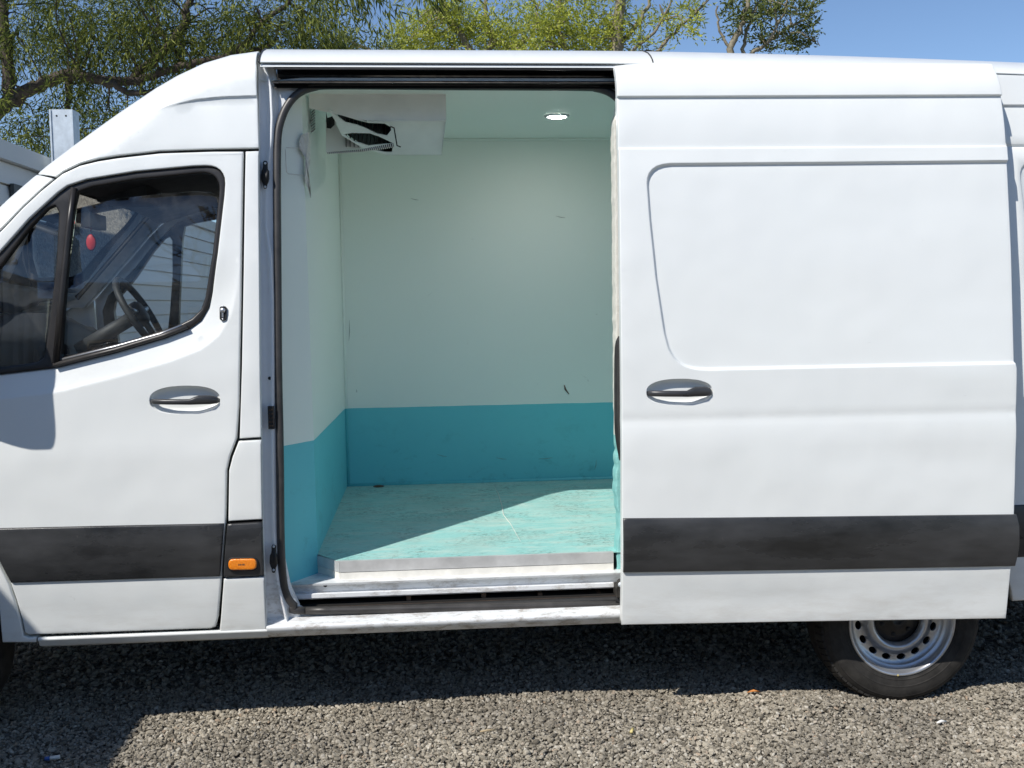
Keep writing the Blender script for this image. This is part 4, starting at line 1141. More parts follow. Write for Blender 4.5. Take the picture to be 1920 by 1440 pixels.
# inner skin of the door and the black edge seal at its front
ins = D([(1172, 135), (1862, 130), (1893, 690), (1893, 1000), (1876, 1150), (1174, 1160)])
panel('door_inner_skin', ins, lambda x, z: ydoor(x, z)+.045, 'jamb', sdoor, .08, .004, -.02)
ep = [(1164.5, 632), (1159, 645), (1157, 680), (1157, 780), (1159, 820), (1166, 862)]
pth = smooth_path([tuple(np.array(PY(a, b, .02))) for a, b in ep], 6)
tube('edge_seal', pth, .011, 'rubber', sdoor, 10)
ep = [(1166, 640), (1163, 660), (1162, 780), (1167, 850)]
pth = smooth_path([tuple(np.array(PY(a, b, .0))) for a, b in ep], 6)
tube('edge_seal', pth, .010, 'seal', sdoor, 10)

# --- wheels
def wheel(cx, cz, yface, sgn=1, detail=True):
    """yface: outer sidewall plane; sgn +1 when the tyre goes towards +Y"""
    w = .225; R = .345; Ri = .219
    tp = [(Ri-.012, .030), (Ri-.004, .016), (Ri+.004, .012), (.245, .004), (.27, 0), (.292, .001), (.312, .008), (.325, .018), (.334, .030), (.340, .042), (R, .062), (R+.001, w*.5), (R, w-.062), (.335, w-.03), (.30, w-.004), (.27, w), (Ri, w-.02)]
    def S(p): return [(r_, y*sgn) for r_, y in p]
    hub = lathe('wheel', S([(Ri-.010, .05), (Ri-.012, .16), (.10, .18), (0, .18)]), (cx, yface, cz), 'under', van, 48)
    ty = lathe('tyre', S(tp), (cx, yface, cz), 'tyre', hub, 96)
    if not detail: 
        lathe('rim', S([(0, .05), (.10, .04), (.19, .03), (Ri, .016)]), (cx, yface, cz), 'steel_silver', hub, 48); return
    for k in range(72):                                       # tread blocks on the shoulder
        a = 2*math.pi*k/72
        if math.sin(a) > .35: continue
        bm = bmesh.new(); vs_ = box(bm, (-.0125, .020*sgn, .322), (.0105, .060*sgn, .350))
        for v in vs_:
            x, y, z = v.co
            if abs(y) < .03 and z > .34: z = .335
            v.co = (cx+x*math.cos(a)+z*math.sin(a)*1.0, yface+y, cz-z*math.cos(a)+x*math.sin(a))
        # place block by its own angle
        me_ = bmobj('tread_block', bm, 'tyre', hub, False, .0015, 1)
    lathe('rim_flange', S([(Ri-.030, .040), (Ri-.016, .034), (Ri-.012, .020), (Ri-.006, .010), (Ri+.002, .006), (Ri+.006, .010), (Ri+.005, .016)]), (cx, yface, cz), 'steel_silver', hub, 96)
    holes = []
    for k in range(16):
        a = 2*math.pi*(k+.35)/16; c = np.array([cx+.163*math.cos(a), cz+.163*math.sin(a)])
        t = np.array([-math.sin(a), math.cos(a)]); rd = np.array([math.cos(a), math.sin(a)])
        holes.append([tuple(c+t*.0185*math.cos(b)+rd*.0125*math.sin(b)) for b in np.linspace(0, 2*math.pi, 14, endpoint=False)])
    circ = lambda r_, n=72: [(cx+r_*math.cos(t), cz+r_*math.sin(t)) for t in np.linspace(0, 2*math.pi, n, endpoint=False)]
    def yr(x, z):
        r_ = np.hypot(x-cx, z-cz)
        return yface+sgn*np.interp(r_, [.095, .106, .116, .126, .138, .150, .180, .190, .199], [.060, .040, .036, .040, .055, .066, .066, .060, .046])
    panel('rim_disc', circ(.1985), yr, 'steel_silver', hub, .010, .0015, .01, holes=holes+[circ(.098, 48)], extra=[np.array([p for r_ in (.1, .104, .108, .112, .116, .121, .126, .132, .138, .145, .185, .19) for p in circ(r_, 60)])])
    cap = lathe('hub_cap', S([(0, .052), (.020, .052), (.022, .048), (.030, .050), (.034, .056), (.060, .060), (.094, .066), (.100, .074)]), (cx, yface, cz), 'frame_black', hub, 40)
    for k in range(6):
        a = 2*math.pi*k/6+.3; c = (cx+.066*math.cos(a), yface+sgn*.058, cz+.066*math.sin(a))
        lathe('wheel_nut', S([(0, -.004), (.009, -.003), (.011, .008)]), c, 'black', hub, 8)
    q = BS(1683, 1258); lathe('weight_tab', [(0, 0), (.0045, .001)], (cx-.018, yface+.003, cz-.2175), 'yellow', hub, 6)
def make_tyre():
    m, n, l, b = new_mat('tyre_rubber')
    c = n.new('ShaderNodeTexCoord')
    t = noise(n, l, 14, 6, c.outputs['Object'], .65)
    r = ramp(n, l, t.outputs[0], [(.35, (.016, .015, .014)), (.7, (.045, .042, .038))])
    l.new(r.outputs[0], b.inputs['Base Color']); b.inputs['Roughness'].default_value = .75; b.inputs['Specular IOR Level'].default_value = .3
    # concentric moulding rings around the rear wheel centre
    sub = n.new('ShaderNodeVectorMath'); sub.operation = 'SUBTRACT'; sub.inputs[1].default_value = (ARC[0], 0, ARC[1]); l.new(c.outputs['Object'], sub.inputs[0])
    mu = n.new('ShaderNodeVectorMath'); mu.operation = 'MULTIPLY'; mu.inputs[1].default_value = (1, 0, 1); l.new(sub.outputs[0], mu.inputs[0])
    ln_ = n.new('ShaderNodeVectorMath'); ln_.operation = 'LENGTH'; l.new(mu.outputs[0], ln_.inputs[0])
    rr = ramp(n, l, ln_.outputs['Value'], [(0, (.5, .5, .5)), (.236, (.5, .5, .5)), (.238, (.9, .9, .9)), (.241, (.5, .5, .5)), (.262, (.45, .45, .45)), (.264, (.8, .8, .8)), (.268, (.8, .8, .8)), (.270, (.5, .5, .5)), (.306, (.5, .5, .5)), (.308, (.95, .95, .95)), (.311, (.5, .5, .5))])
    bump(n, l, b, rr.outputs[0], 1, .004)
    MAT['tyre'] = m
make_tyre()
wheel(ARC[0], ARC[1], .085)
wheel(ARC[0], ARC[1], W-.085, -1, False)
XF = XB(-215, 1100)
wheel(XF, .325, .10, 1, False); wheel(XF, .325, W-.10, -1, False)
lathe('wheel_housing', [(.41, .05), (.41, .42), (0, .42)], (XF, 0, .325), 'under', van, 40, arc=(.12, math.pi-.12))

# --- cab interior and far side
def dash():
    zc_ = PX(200, 560, -1.95)[2]
    pr = [(-2.12, 1.58), (-2.00, 1.55), (-1.86, 1.545), (-1.76, 1.53), (-1.71, 1.48), (-1.73, 1.36), (-1.67, 1.22), (-1.75, 1.0), (-1.82, .62)]
    V = []; ys_ = np.linspace(.10, W-.10, 16)
    for y in ys_:
        hump = .07*math.exp(-((y-1.42)/.26)**2)
        for k, (x, z) in enumerate(pr): V.append((x+(.06*math.exp(-((y-1.0)/.22)**2) if 3 < k < 8 else 0), y, z+(hump if 1 <= k <= 4 else 0)))
    m = len(pr); Fq = [(j*m+k, j*m+k+1, (j+1)*m+k+1, (j+1)*m+k) for j in range(15) for k in range(m-1)]
    d_ = mesh('dashboard', V, Fq, 'cab_dark', van)
    boxobj('radio_panel', (-1.70, .86, 1.24), (-1.640, 1.14, 1.42), 'black', d_, .006)
    for y in (.30, .80, 1.20):
        o = lathe('air_vent', [(0, 0), (.04, 0), (.045, .01)], (-1.715, y, 1.43), 'black', d_, 20)
    boxobj('glove_box', (-1.735, .20, 1.08), (-1.715, .62, 1.30), 'cab_dark', d_, .008)
dash()
def steering():
    c = PY(262, 588, 1.40); ax = Vector((.86, 0, .50)).normalized()
    u = np.array(Vector((0, 1, 0))); w = np.array(ax.cross(Vector((0, 1, 0))))
    ring = [tuple(c+.19*(math.cos(t)*u+math.sin(t)*w)) for t in np.linspace(0, 2*math.pi, 40)]
    st = tube('steering_wheel', ring, .017, 'cab_dark', van, 10)
    for a in (0.15, math.pi-.15, -math.pi/2):
        tube('spoke', [tuple(c), tuple(c+.18*(math.cos(a)*u+math.sin(a)*w))], .016, 'steel_silver' if a != -math.pi/2 else 'cab_dark', st, 8)
    rows = [[tuple(c+np.array(ax)*h+r_*(math.cos(t)*u+math.sin(t)*w)) for t in np.linspace(0, 2*math.pi, 18, endpoint=False)] for r_, h in ((.065, -.02), (.065, .01), (.05, .025), (.001, .03))]
    loft('airbag_cover', rows, 'cab_dark', st, closed=True)
    tube('column', [tuple(c), tuple(c-np.array(ax)*.35)], .035, 'cab_dark', st, 10)
steering()
def seats():
    for y0, y1 in ((.22, 1.02), (1.16, 1.68)):
        rows = []
        s_ = boxobj('seat_base', (-1.38, y0, .72), (-.90, y1, .98), 'seat_cloth', van, .05, 4)
        bm = bmesh.new(); vv = box(bm, (-.96, y0, .95), (-.84, y1, 1.50))
        for v in vv:
            if v.co.z > 1.2: v.co.x += .14
        bmobj('backrest', bm, 'seat_cloth', s_, False, .04, 4)
        boxobj('seat_plinth', (-1.3, y0+.05, .62), (-.95, y1-.05, .73), 'black', s_, .01)
seats()
# headliner and lamp console
hl = [(wtop[0]+.01, wtop[2]+.01), (XB(130, 330), 2.15), (XB(200, 322), 2.19), (XB(300, 300), 2.23), (XCB, 2.24)]
V = []; 
for x, z in hl:
    for y in np.linspace(.10, W-.10, 9): V.append((x, y, z-.05*(2*(y/W)-1)**2))
mesh('headliner', V, [(j*9+k, j*9+k+1, (j+1)*9+k+1, (j+1)*9+k) for j in range(4) for k in range(8)], 'cab_lining', van)
q = PY(375, 345, .9)
boxobj('cab_lamp', (-1.42, .86, 2.10), (-1.20, 1.14, 2.17), 'cab_lining', van, .015)
qm = PY(180, 408, 1.0)
rm = boxobj('rear_view_mirror', (qm[0]-.03, qm[1]-.12, qm[2]-.05), (qm[0]+.01, qm[1]+.12, qm[2]+.06), 'black', van, .012, 3)
tube('mirror_stem', [(qm[0]-.02, 1.0, qm[2]+.03), (qm[0]-.03, 1.0, qm[2]+.10), (qm[0]-.08, 1.0, qm[2]+.15)], .008, 'black', rm, 8)
# far door and pillars mirrored
fpil = panel('far_a_pillar', pil_out, cabprof, 'cab_pillar', van, .05, 0, .06, disp=cab_disp, mapf=flip)
panel('far_cap_side', cap_out, cabprof, 'paint', van, .06, 0, .03, disp=cab_disp, mapf=flip)
far = panel('far_door', door_w, lambda x, z: prof(z), 'paint', van, .08, 0, .04, holes=[win_w], mapf=flip)
panel('window_frame', [tuple(ctr+(np.array(p)-ctr)*.9985) for p in win_w], lambda x, z: prof(z)+.011, 'frame_black', far, .05, 0, .04, holes=[main_w, quar_w], mapf=flip)
glasspane('window_pane', main_px, .03, far, flip)
glasspane('quarter_pane', quar_px, .03, far, flip)
panel('far_door_lining', [(x, z) for x, z in XZ([(-90, 700), (0, 710), (108, 695), (307, 642), (380, 605), (420, 560), (420, 1150), (60, 1150), (-80, 900)])], lambda x, z: prof(z)+.07, 'cab_dark', far, .08, 0, .02, mapf=flip)
panel('far_b_pillar', XZ([(455, 284), (490, 283), (500, 1180), (410, 1180), (440, 822)]), yb, 'paint', van, .08, 0, .04, mapf=flip)
panel('far_wing', nose_side, yb, 'paint', van, .08, 0, .03, mapf=flip)
# near-side B pillar inner trim, so the door opening has depth
panel('pillar_trim', XZ([(425, 300), (478, 290), (480, 900), (425, 900), (400, 600), (415, 480)]), lambda x, z: prof(z)+.09, 'cab_lining', van, .08, 0, .03)
panel('front_door_lining', XZ([(-90, 720), (0, 712), (108, 700), (307, 648), (375, 612), (410, 585), (420, 640), (420, 1150), (60, 1150), (-80, 900)]), lambda x, z: prof(z)+.07, 'cab_dark', fdoor, .08, 0, .02)

# air freshener hanging from the cab mirror
def freshener():
    q = PY(171, 455, .96)
    t = thing('air_freshener', 'red round air freshener hanging from the cab mirror', 'air freshener', tuple(q))
    lathe('disc', [(0, -.004), (.018, -.004), (.022, 0), (.018, .004), (0, .004)], tuple(q), 'red', t, 24)
    for v in t.children[0].data.vertices: v.co.z = q[2]+(v.co.z-q[2])*1.7
    tube('cord', [tuple(q+np.array([0, 0, .05])), (qm[0], .97, qm[2])], .0022, 'red', t, 5)
freshener()

# ================================================================== clad cabin behind the van
XW = PY(0, 300, 3.2)[0]-.02
def cabin():
    zt = PX(0, 263.5, XW)[2]; y0, y1 = 2.55, 13.0
    t = thing('clad_cabin', 'long pale grey cabin clad in horizontal boards behind the van', 'building', (XW-1.5, 7.5, 0))
    core = boxobj('wall_core', (XW-3.0, y0, 0), (XW-.03, y1, zt-.08), 'cladding', t, 0)
    h = .150; z = zt-.13; k = 0
    while z > .05:
        lo = max(z-h+.012, .02)
        bm = bmesh.new()
        v = [bm.verts.new(p) for p in ((XW-.03, y0-.02, lo), (XW-.03, y1, lo), (XW-.03, y1, z), (XW-.03, y0-.02, z), (XW+.004, y0-.02, lo), (XW+.004, y1, lo), (XW-.012, y1, z), (XW-.012, y0-.02, z))]
        for q in ((0,3,2,1),(4,5,6,7),(0,1,5,4),(1,2,6,5),(2,3,7,6),(3,0,4,7)): bm.faces.new([v[i] for i in q])
        bmobj('cladding_board', bm, 'cladding', t, False, .004, 1)
        # end face of the cabin, towards the van
        boxobj('end_board', (XW-3.0, y0-.016, lo), (XW-.035, y0+.01, z), 'cladding', t, .004, 1)
        z -= h; k += 1
    boxobj('roof_flashing', (XW-3.05, y0-.05, zt-.12), (XW+.035, y1, zt), 'cladding_light', t, .008)
    # dark square board with a teal roundel, on the long wall
    p = PX(20, 344, XW+.01); ya = p[1]; zt2 = p[2]
    s = thing('wall_sign', 'dark square board with a pale teal roundel on the cabin wall', 'sign', (XW+.02, ya+.3, zt2-.35))
    boxobj('board', (XW+.006, ya, zt2-.62), (XW+.03, ya+.75, zt2), 'sign_dark', s, .004)
    V = []; n = 32; c = (XW+.033, ya+.36, zt2-.30)
    lathe('roundel', [(0, 0), (.13, 0), (.13, .004)], (0, 0, 0), 'sign_teal', s, n)
    o = [c_ for c_ in s.children if c_.name.startswith('roundel')][0]
    for v in o.data.vertices: x, y, zz = v.co; v.co = (c[0]-y, c[1]+x, c[2]+zz)
cabin()
# second clad unit behind the photographer: seen only as reflections
def yard_units():
    t = thing('clad_store', 'pale clad storage unit across the yard mirrored in the cab windows', 'building', (-1, -12.5, 0))
    boxobj('wall_core', (-7, -14, 0), (6, -11.03, 3.9), 'cladding_light', t, 0)
    for k in range(19): boxobj('cladding_board', (-7.02, -11.03, .02+k*.205), (6.02, -11.0, .02+k*.205+.185), 'cladding_light', t, .004, 1)
    # unseen box added to throw the shadow over the front corner of the van
    g = PZ(240, 1300, 0); zt = 2.6
    xe = g[0]+.13-zt/math.tan(SUN_EL)*math.sin(SUN_AZ)
    c = thing('shadow_caster', 'unseen grey ribbed box added beside the van nose to cast a shadow', 'shadow caster', (xe-1.2, -1.6, 0))
    boxobj('body', (xe-2.4, -4.6, .1), (xe-.05, 1.2-1.35, zt-.02), 'cladding', c, .02)
    for k in range(22): boxobj('rib', (xe-.05, -4.55+k*.2, .15), (xe-.012, -4.55+k*.2+.1, zt-.1), 'cladding', c, .008, 1)
    boxobj('top_rail', (xe-2.42, -4.62, zt-.1), (xe, 1.22-1.35, zt), 'cladding', c, .008, 1)
yard_units()
def bare_tree():
    for i, (x, y) in enumerate(((-4.2, -15.5), (1.5, -16.0))):
        t = thing('bare_tree', ['leafless spreading tree behind the store mirrored in the quarter window', 'leafless tall tree behind the store mirrored in the large cab window'][i], 'tree', (x, y, 0))
        out = []; tips = []
        grow((x, y, 0), (0, 0, 1), 4.2, .16, 4, out, tips, .0, .55, 5, (2, 3))
        tubes_mesh('trunk', out[:1], 'bark', t, 8); tubes_mesh('branches', out[1:], 'bark', t, 5)
# galvanised post in front of the cabin
def post():
    yd = 4.0; a = PY(98, 208, yd); b = PY(141.5, 209, yd); w = b[0]-a[0]; zt = a[2]
    t = thing('steel_post', 'tall galvanised steel channel post rising beside the cabin wall', 'post', ((a[0]+b[0])/2, yd, 0))
    x0, x1 = a[0], b[0]
    boxobj('web', (x0+.0115, yd-.062, 0), (x1-.0115, yd-.054, zt), 'galv', t, .001, 1)
    boxobj('flange', (x0, yd-.07, 0), (x0+.011, yd+.075, zt), 'galv', t, .002, 1)
    boxobj('flange', (x1-.011, yd-.07, 0), (x1, yd+.075, zt), 'galv', t, .002, 1)
    for u in (.30, .70):
        lathe('bolt_hole', [(0, 0), (.007, 0)], (x0+w*u, yd-.0635, zt-.045), 'black', t, 12)
post()

# ================================================================== trees
def leaves_mesh(name, pos, dirs, length, width, mat, parent):
    """pos/dirs (n,3): one narrow folded leaf each (2 triangles pairs)"""
    n = len(pos); dirs = dirs/np.linalg.norm(dirs, axis=1)[:, None]
    rv = rng.normal(size=(n, 3)); side = np.cross(dirs, rv); side /= np.linalg.norm(side, axis=1)[:, None]
    nr = np.cross(side, dirs)
    L = length*rng.uniform(.6, 1.25, n)[:, None]; Wd = width*rng.uniform(.7, 1.2, n)[:, None]
    a = pos; tip = pos+dirs*L; m1 = pos+dirs*L*.42+side*Wd*.5+nr*Wd*.12; m2 = pos+dirs*L*.42-side*Wd*.5+nr*Wd*.12
    V = np.stack([a, m1, tip, m2], 1).reshape(-1, 3)
    me = bpy.data.meshes.new(name)
    me.vertices.add(4*n); me.vertices.foreach_set('co', V.astype(np.float32).ravel())
    me.loops.add(4*n); me.loops.foreach_set('vertex_index', np.arange(4*n, dtype=np.int32))
    me.polygons.add(n); me.polygons.foreach_set('loop_start', np.arange(0, 4*n, 4, dtype=np.int32))
    me.polygons.foreach_set('loop_total', np.full(n, 4, dtype=np.int32))
    me.materials.append(MAT[mat]); me.update(calc_edges=True); me.validate()
    return link(bpy.data.objects.new(name, me), parent)
def tubes_mesh(name, paths, mat, parent, n=6):
    V = []; Fq = []
    for pth, rad in paths:
        v, f = tube_data(pth, rad, n, False); o = len(V); V += v; Fq += [tuple(i+o for i in q) for q in f]
    return mesh(name, V, Fq, mat, parent)
def grow(p, d, length, r, depth, out, tips, droop=0.0, spread=.6, nseg=5, kids=(2, 4)):
    p = np.array(p, float); d = np.array(d, float); d /= np.linalg.norm(d)
    pts = [p.copy()]
    for k in range(nseg):
        d = d+rng.normal(0, .13, 3); d[2] -= droop*(k+1)/nseg*.25; d /= np.linalg.norm(d)
        p = p+d*length/nseg; pts.append(p.copy())
    out.append((np.array(pts), np.linspace(r, r*.55, len(pts))))
    if depth == 0:
        tips.append((np.array(pts), d)); return
    for k in range(rng.integers(kids[0], kids[1]+1)):
        t = rng.uniform(.35, 1.0); q = pts[min(int(t*nseg), nseg)]
        nd = d+rng.normal(0, spread, 3); nd[2] -= droop*.2
        grow(q, nd, length*rng.uniform(.55, .8), r*.55, depth-1, out, tips, droop, spread, nseg, kids)
    nd = d+rng.normal(0, .2, 3); grow(pts[-1], nd, length*.72, r*.55, depth-1, out, tips, droop, spread, nseg, kids)
def twig_leaves(starts, dirs0, n_leaf, seglen, droop, jitter=.25, fan=.75):
    """hanging twigs: leaf positions and directions along each"""
    n = len(starts); P = starts.copy(); D = dirs0/np.linalg.norm(dirs0, axis=1)[:, None]
    pos = []; drs = []
    for k in range(n_leaf):
        D = D+rng.normal(0, jitter*.35, (n, 3)); D[:, 2] -= droop; D /= np.linalg.norm(D, axis=1)[:, None]
        P = P+D*seglen
        pos.append(P+rng.normal(0, .008, (n, 3))); drs.append(D+rng.normal(0, fan, (n, 3))*.6)
    return np.concatenate(pos), np.concatenate(drs)
def scatter_tree(name, label, loc, limbs_px, Yd, crowns, leafm, barkm, leafL, leafW, n_twig, n_leaf, droop, group=None, extra_twigs=None, seg=None):
    """limbs traced at depth Yd; crowns = (px, py, rx_px, ry_px, depth radius, weight) ellipsoids of foliage"""
    t = thing(name, label, 'tree', loc, group)
    sc = (Yd+DIST)/FPX
    paths = []
    for pts, r0, r1, dy in limbs_px:
        w = np.array([PY(a, b, Yd+dy) for a, b in pts]); w = np.array(smooth_path([tuple(q) for q in w], 6))
        w += rng.normal(0, .012, w.shape); paths.append((w, np.linspace(r0, r1, len(w))))
    base = np.array(loc, float); first = paths[0][0][0]
    trunk = np.array(smooth_path([tuple(base), tuple(base+np.array([.05, 0, first[2]*.45])), tuple(first)], 6))
    tubes_mesh('trunk', [(trunk, np.linspace(paths[0][1][0]*1.9, paths[0][1][0], len(trunk)))], barkm, t, 10)
    S = []; tot = sum(c[5] for c in crowns)
    for (px, py, rx, ry, dr, wgt) in crowns:
        c = PY(px, py, Yd+.28*dr); n = int(n_twig*wgt/tot)
        u = rng.normal(size=(n, 3)); u /= np.linalg.norm(u, axis=1)[:, None]; u *= (rng.uniform(size=n)**.45)[:, None]
        S.append(c+u*np.array([rx*sc, dr, ry*sc]))
    S = np.concatenate(S)
    # clumping: pull twigs towards clump centres so gaps open between them
    nc = max(8, len(S)//34); cidx = rng.choice(len(S), nc, replace=False); C = S[cidx]
    dd = np.linalg.norm(S[:, None, :]-C[None], axis=2); near = C[dd.argmin(1)]
    S = S+(near-S)*rng.uniform(.25, .8, len(S))[:, None]
    D0 = rng.normal(0, .7, S.shape); D0[:, 2] += -.2 if droop > .05 else .35
    pos, dr_ = twig_leaves(S, D0, n_leaf, seg or leafL*.45, droop)
    leaves_mesh('crown', pos, dr_, leafL, leafW, leafm, t)
    # twigs joining clumps to limbs
    allp = np.concatenate([p for p, r in paths])
    for q in C[:: max(1, len(C)//140)]:
        k = np.linalg.norm(allp-q, axis=1).argmin(); a = allp[k]; mid = (a+q)/2+rng.normal(0, .06, 3)+np.array([0, 0, .08])
        paths.append((np.array(smooth_path([tuple(a), tuple(mid), tuple(q)], 4)), np.linspace(.012, .004, 9)*(Yd+DIST)/12))
    tubes_mesh('branches', paths, barkm, t, 6)
    return t
bare_tree()
YT = 7.5
scatter_tree('willow_tree', 'big dark green willow with a bent limb leaning over the cabin', (PY(-150, 300, YT)[0], YT, 0),
    [([(-150, 330), (-60, 250), (0, 205), (60, 165), (130, 138), (190, 150), (260, 150), (340, 125), (430, 105), (520, 80)], .092, .022, 0),
     ([(22, 190), (15, 120), (5, 40), (-4, -60)], .07, .05, .1),
     ([(130, 138), (128, 190), (133, 260)], .045, .02, .2),
     ([(190, 150), (250, 175), (330, 170), (400, 150)], .04, .012, -.2),
     ([(300, 60), (340, 110), (370, 150)], .03, .012, .3),
     ([(250, 150), (330, 70), (360, -10), (400, -80)], .05, .03, .2),
     ([(430, 105), (500, 40), (560, -20)], .03, .02, -.1)],
    YT, [(60, 60, 150, 130, 1.3, 2.4), (60, 235, 130, 60, 1.0, 1.0), (200, 60, 170, 120, 1.3, 2.6), (340, 60, 160, 120, 1.2, 2.4), (200, 210, 130, 70, 1.0, 1.2), (470, 40, 130, 80, 1.0, 1.6), (580, 30, 100, 60, .9, 1.0), (300, -160, 420, 120, 1.6, 2.2), (640, 65, 50, 30, .6, .35)],
    'leaf_willow', 'bark', .075, .0135, 3700, 13, .10)
# nearer hanging willow sprays at the top edge
def near_sprays():
    yy = 4.6; t = thing('willow_tree', 'nearer willow whose long leaf sprays hang over the van roof', 'tree', (PY(-420, 300, 6.5)[0], 6.5, 0))
    a = PY(-420, 200, 6.5); hub_ = PY(300, -330, 5.6)
    limb = np.array(smooth_path([(a[0], 6.5, 0), (a[0]+.1, 6.5, 2.0), tuple(PY(-300, -150, 6.4)), tuple(hub_), tuple(PY(640, -150, yy)), tuple(PY(800, -110, yy))], 8))
    tubes_mesh('trunk', [(limb, np.linspace(.24, .02, len(limb)))], 'bark', t, 10)
    starts = []; paths = []
    for px, py, n in ((655, -40, 22), (690, -25, 18), (610, -55, 22), (560, -60, 20), (505, -70, 16), (800, -40, 22), (830, -45, 8), (640, 5, 12), (590, -20, 14)):
        for k in range(n): starts.append(PY(px+rng.normal(0, 22), py+rng.normal(0, 14), yy+rng.normal(0, .25)))
        c = PY(px, py, yy); j = np.linalg.norm(limb-c, axis=1).argmin()
        paths.append((np.array([limb[j], (limb[j]+c)/2+np.array([0, 0, .05]), c]), np.array([.012, .008, .004])))
    S = np.array(starts); D0 = rng.normal(0, .5, S.shape); D0[:, 0] += .35; D0[:, 2] -= .5
    pos, dr_ = twig_leaves(S, D0, 8, .032, .16, fan=.5)
    leaves_mesh('crown', pos, dr_, .10, .015, 'leaf_willow', t)
    tubes_mesh('branches', paths, 'bark', t, 6)
near_sprays()
scatter_tree('sallow_tree', 'yellow green feathery tree glimpsed above the middle of the van roof', (PY(900, 300, 13)[0], 13, 0),
    [([(900, 300), (905, 140), (925, 80), (960, 90)], .09, .03, 0), ([(905, 140), (860, 60), (830, 10), (820, -60)], .06, .02, 0), ([(925, 80), (910, 20), (930, -60)], .05, .02, .2), ([(960, 90), (1000, 60), (1010, 0)], .03, .01, .2)],
    13, [(800, 70, 60, 50, .9, 1.6), (880, 60, 75, 50, 1.0, 1.9), (960, 60, 65, 60, 1.0, 1.6), (760, 90, 40, 30, .6, .7), (900, 130, 140, 40, 1.0, 1.2), (850, 15, 50, 25, .8, .6)],
    'leaf_yellow', 'bark_pale', .085, .02, 1500, 9, .02)
scatter_tree('sallow_tree', 'pale trunked yellow green tree with ivy stem beside the roof joint', (PY(1155, 300, 12)[0], 12, 0),
    [([(1155, 300), (1156, 140), (1158, 60), (1162, 0), (1165, -80)], .11, .07, 0), ([(1157, 95), (1190, 50), (1215, 10), (1240, -40)], .04, .02, .1), ([(1156, 120), (1225, 60), (1260, 0)], .03, .015, -.1), ([(1230, 100), (1265, 60), (1310, 20), (1340, -20)], .03, .015, .1), ([(1080, 140), (1050, 60), (1050, -30)], .05, .03, .3)],
    12, [(1050, 60, 70, 55, 1.0, 2.0), (1110, 60, 50, 50, .9, 1.2), (1158, 50, 20, 60, .3, .9), (1000, 80, 50, 40, .8, .8), (1070, 5, 80, 25, .9, .7), (1215, 70, 40, 35, .6, .45), (1270, 50, 40, 45, .6, .55), (1310, 40, 30, 40, .5, .25), (1130, 120, 130, 30, .8, .9)],
    'leaf_yellow', 'bark_pale', .075, .022, 1250, 9, .02)
scatter_tree('alder_tree', 'small leaved olive green tree standing alone against the blue sky', (PY(1375, 300, 11)[0], 11, 0),
    [([(1375, 300), (1372, 110), (1385, 60), (1400, 20), (1415, -40)], .06, .025, 0), ([(1395, 110), (1398, 60), (1420, 10)], .03, .015, .1), ([(1375, 105), (1350, 60), (1345, 10)], .025, .012, 0), ([(1400, 110), (1450, 70), (1500, 40), (1530, 20)], .03, .01, .1), ([(1440, 80), (1470, 20), (1480, -30)], .02, .01, -.1), ([(1480, 60), (1520, 70), (1535, 85)], .012, .006, 0)],
    11, [(1370, 20, 38, 35, .6, .8), (1420, 30, 45, 45, .7, 1.4), (1470, 20, 45, 30, .6, 1.0), (1500, 60, 32, 30, .5, 1.0), (1450, 70, 45, 30, .5, .9), (1360, 80, 20, 25, .4, .25), (1525, 10, 16, 16, .3, .25), (1520, 85, 18, 14, .3, .25), (1440, -50, 90, 40, .8, .8)],
    'leaf_olive', 'bark_pale', .055, .024, 760, 8, .01)
scatter_tree('bush_willow', 'low grey green willow bush just over the roof by the blue gap', (PY(690, 300, 12)[0], 12, 0),
    [([(690, 300), (690, 150), (692, 90)], .05, .02, 0), ([(691, 120), (720, 85)], .02, .01, 0)],
    12, [(690, 95, 45, 22, .5, 1.0), (730, 105, 45, 16, .5, .7), (650, 100, 40, 25, .5, .7), (700, 130, 60, 20, .5, .5)], 'leaf_olive', 'bark_pale', .075, .018, 260, 9, .0)

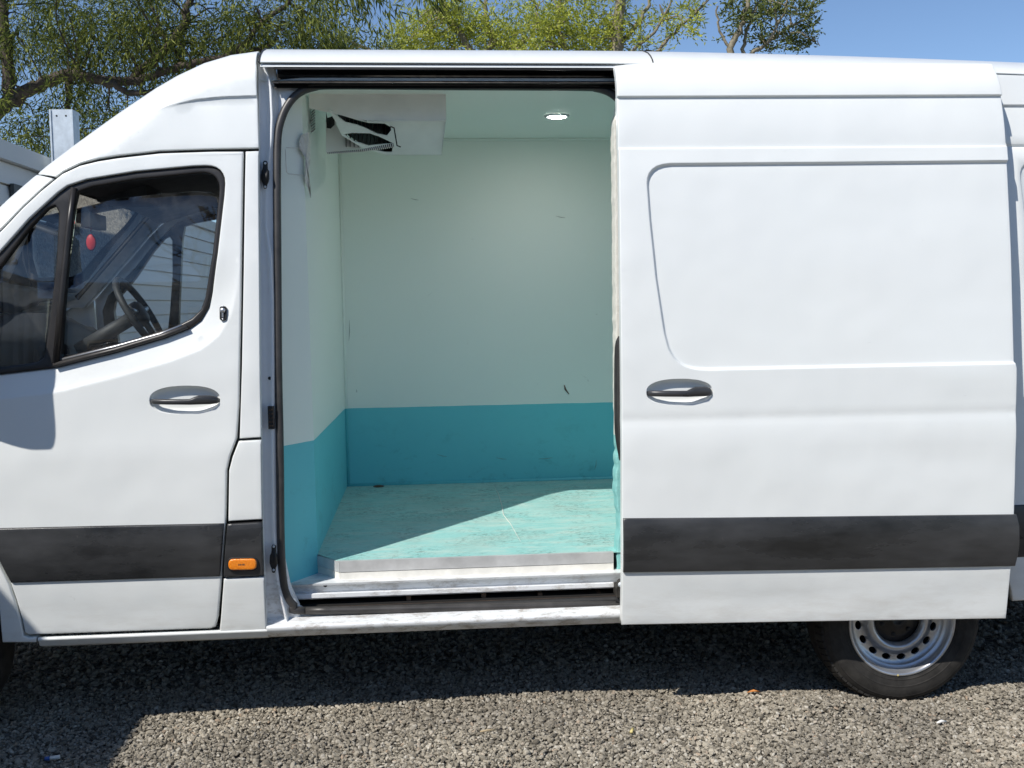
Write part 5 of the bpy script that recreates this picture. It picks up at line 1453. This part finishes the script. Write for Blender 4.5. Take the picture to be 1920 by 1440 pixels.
def hedge():
    t = thing('boundary_hedge', 'long clipped green hedge along the far edge of the yard', 'hedge', (4, 24, 0))
    n = 26000; x = rng.uniform(-12, 24, n); z = 2.3*rng.uniform(0, 1, n)**.8+.25*np.sin(x*1.7)+.15*np.sin(x*4.1)*rng.uniform(0, 1, n); y = 24+rng.normal(0, .35, n)
    pos = np.stack([x, y, np.maximum(z, .03)], 1); dr_ = rng.normal(0, 1, (n, 3)); dr_[:, 2] += .3
    leaves_mesh('foliage', pos, dr_, .22, .11, 'leaf_olive', t)
    tubes_mesh('stems', [(np.array([(xx, 24, 0), (xx+.1, 24, .8), (xx+.05, 24.1, 1.7)]), np.array([.05, .04, .02])) for xx in np.arange(-12, 24, .9)], 'bark', t, 5)
hedge()

# ================================================================== small litter on the gravel
def litter():
    def gpt(px, py): 
        p = PZ(px, py, .012); return p[0], p[1], float(ground_h(p[0], p[1]))+.016
    x, y, z = gpt(1413, 1300)
    V = [(x-.028, y, z+.002), (x-.01, y-.010, z+.010), (x+.014, y-.011, z+.011), (x+.030, y, z+.002), (x+.012, y+.010, z+.004), (x-.012, y+.010, z+.006), (x, y, z+.014)]
    tag(mesh('dry_leaf', V+[(a, b, c-.003) for a, b, c in V], [(i, (i+1) % 6, 6) for i in range(6)]+[((i+1) % 6+7, i+7, 13) for i in range(6)]+[(i, i+7, (i+1) % 6+7, (i+1) % 6) for i in range(6)], 'leaf_dry'), 'curled orange dry leaf on the gravel by the rear tyre shadow', 'leaf')
    x, y, z = gpt(100, 1418)
    t = thing('cigarette_lighter', 'small blue and white plastic lighter lying on shaded gravel', 'lighter', (x, y, z-.01))
    tube('lighter_body', [(x-.012, y, z+.006), (x+.022, y+.004, z+.008)], [.0075, .0075], 'paper_white', t, 10)
    tube('lighter_cap', [(x-.030, y-.002, z+.006), (x-.012, y, z+.006)], [.007, .008], 'blue_plastic', t, 10)
    x, y, z = gpt(1765, 1350); tag(tube('paper_scrap', [(x-.02, y-.004, z+.004), (x, y, z+.009), (x+.022, y+.006, z+.004)], [.003, .006, .003], 'paper_white'), 'small white paper scrap on the sunlit gravel', 'litter')
    x, y, z = gpt(915, 1378); tag(tube('twig', [(x-.03, y-.003, z+.004), (x, y, z+.007), (x+.028, y+.006, z+.005)], [.003, .004, .0025], 'wood_stick'), 'short pale broken twig lying on the sunlit gravel', 'twig')
    x, y, z = gpt(1185, 1372); tag(tube('cork_stub', [(x-.006, y-.012, z+.004), (x+.006, y+.012, z+.008)], [.006, .006], 'yellow'), 'pale yellow stub lying on the bare trodden patch', 'litter')
litter()
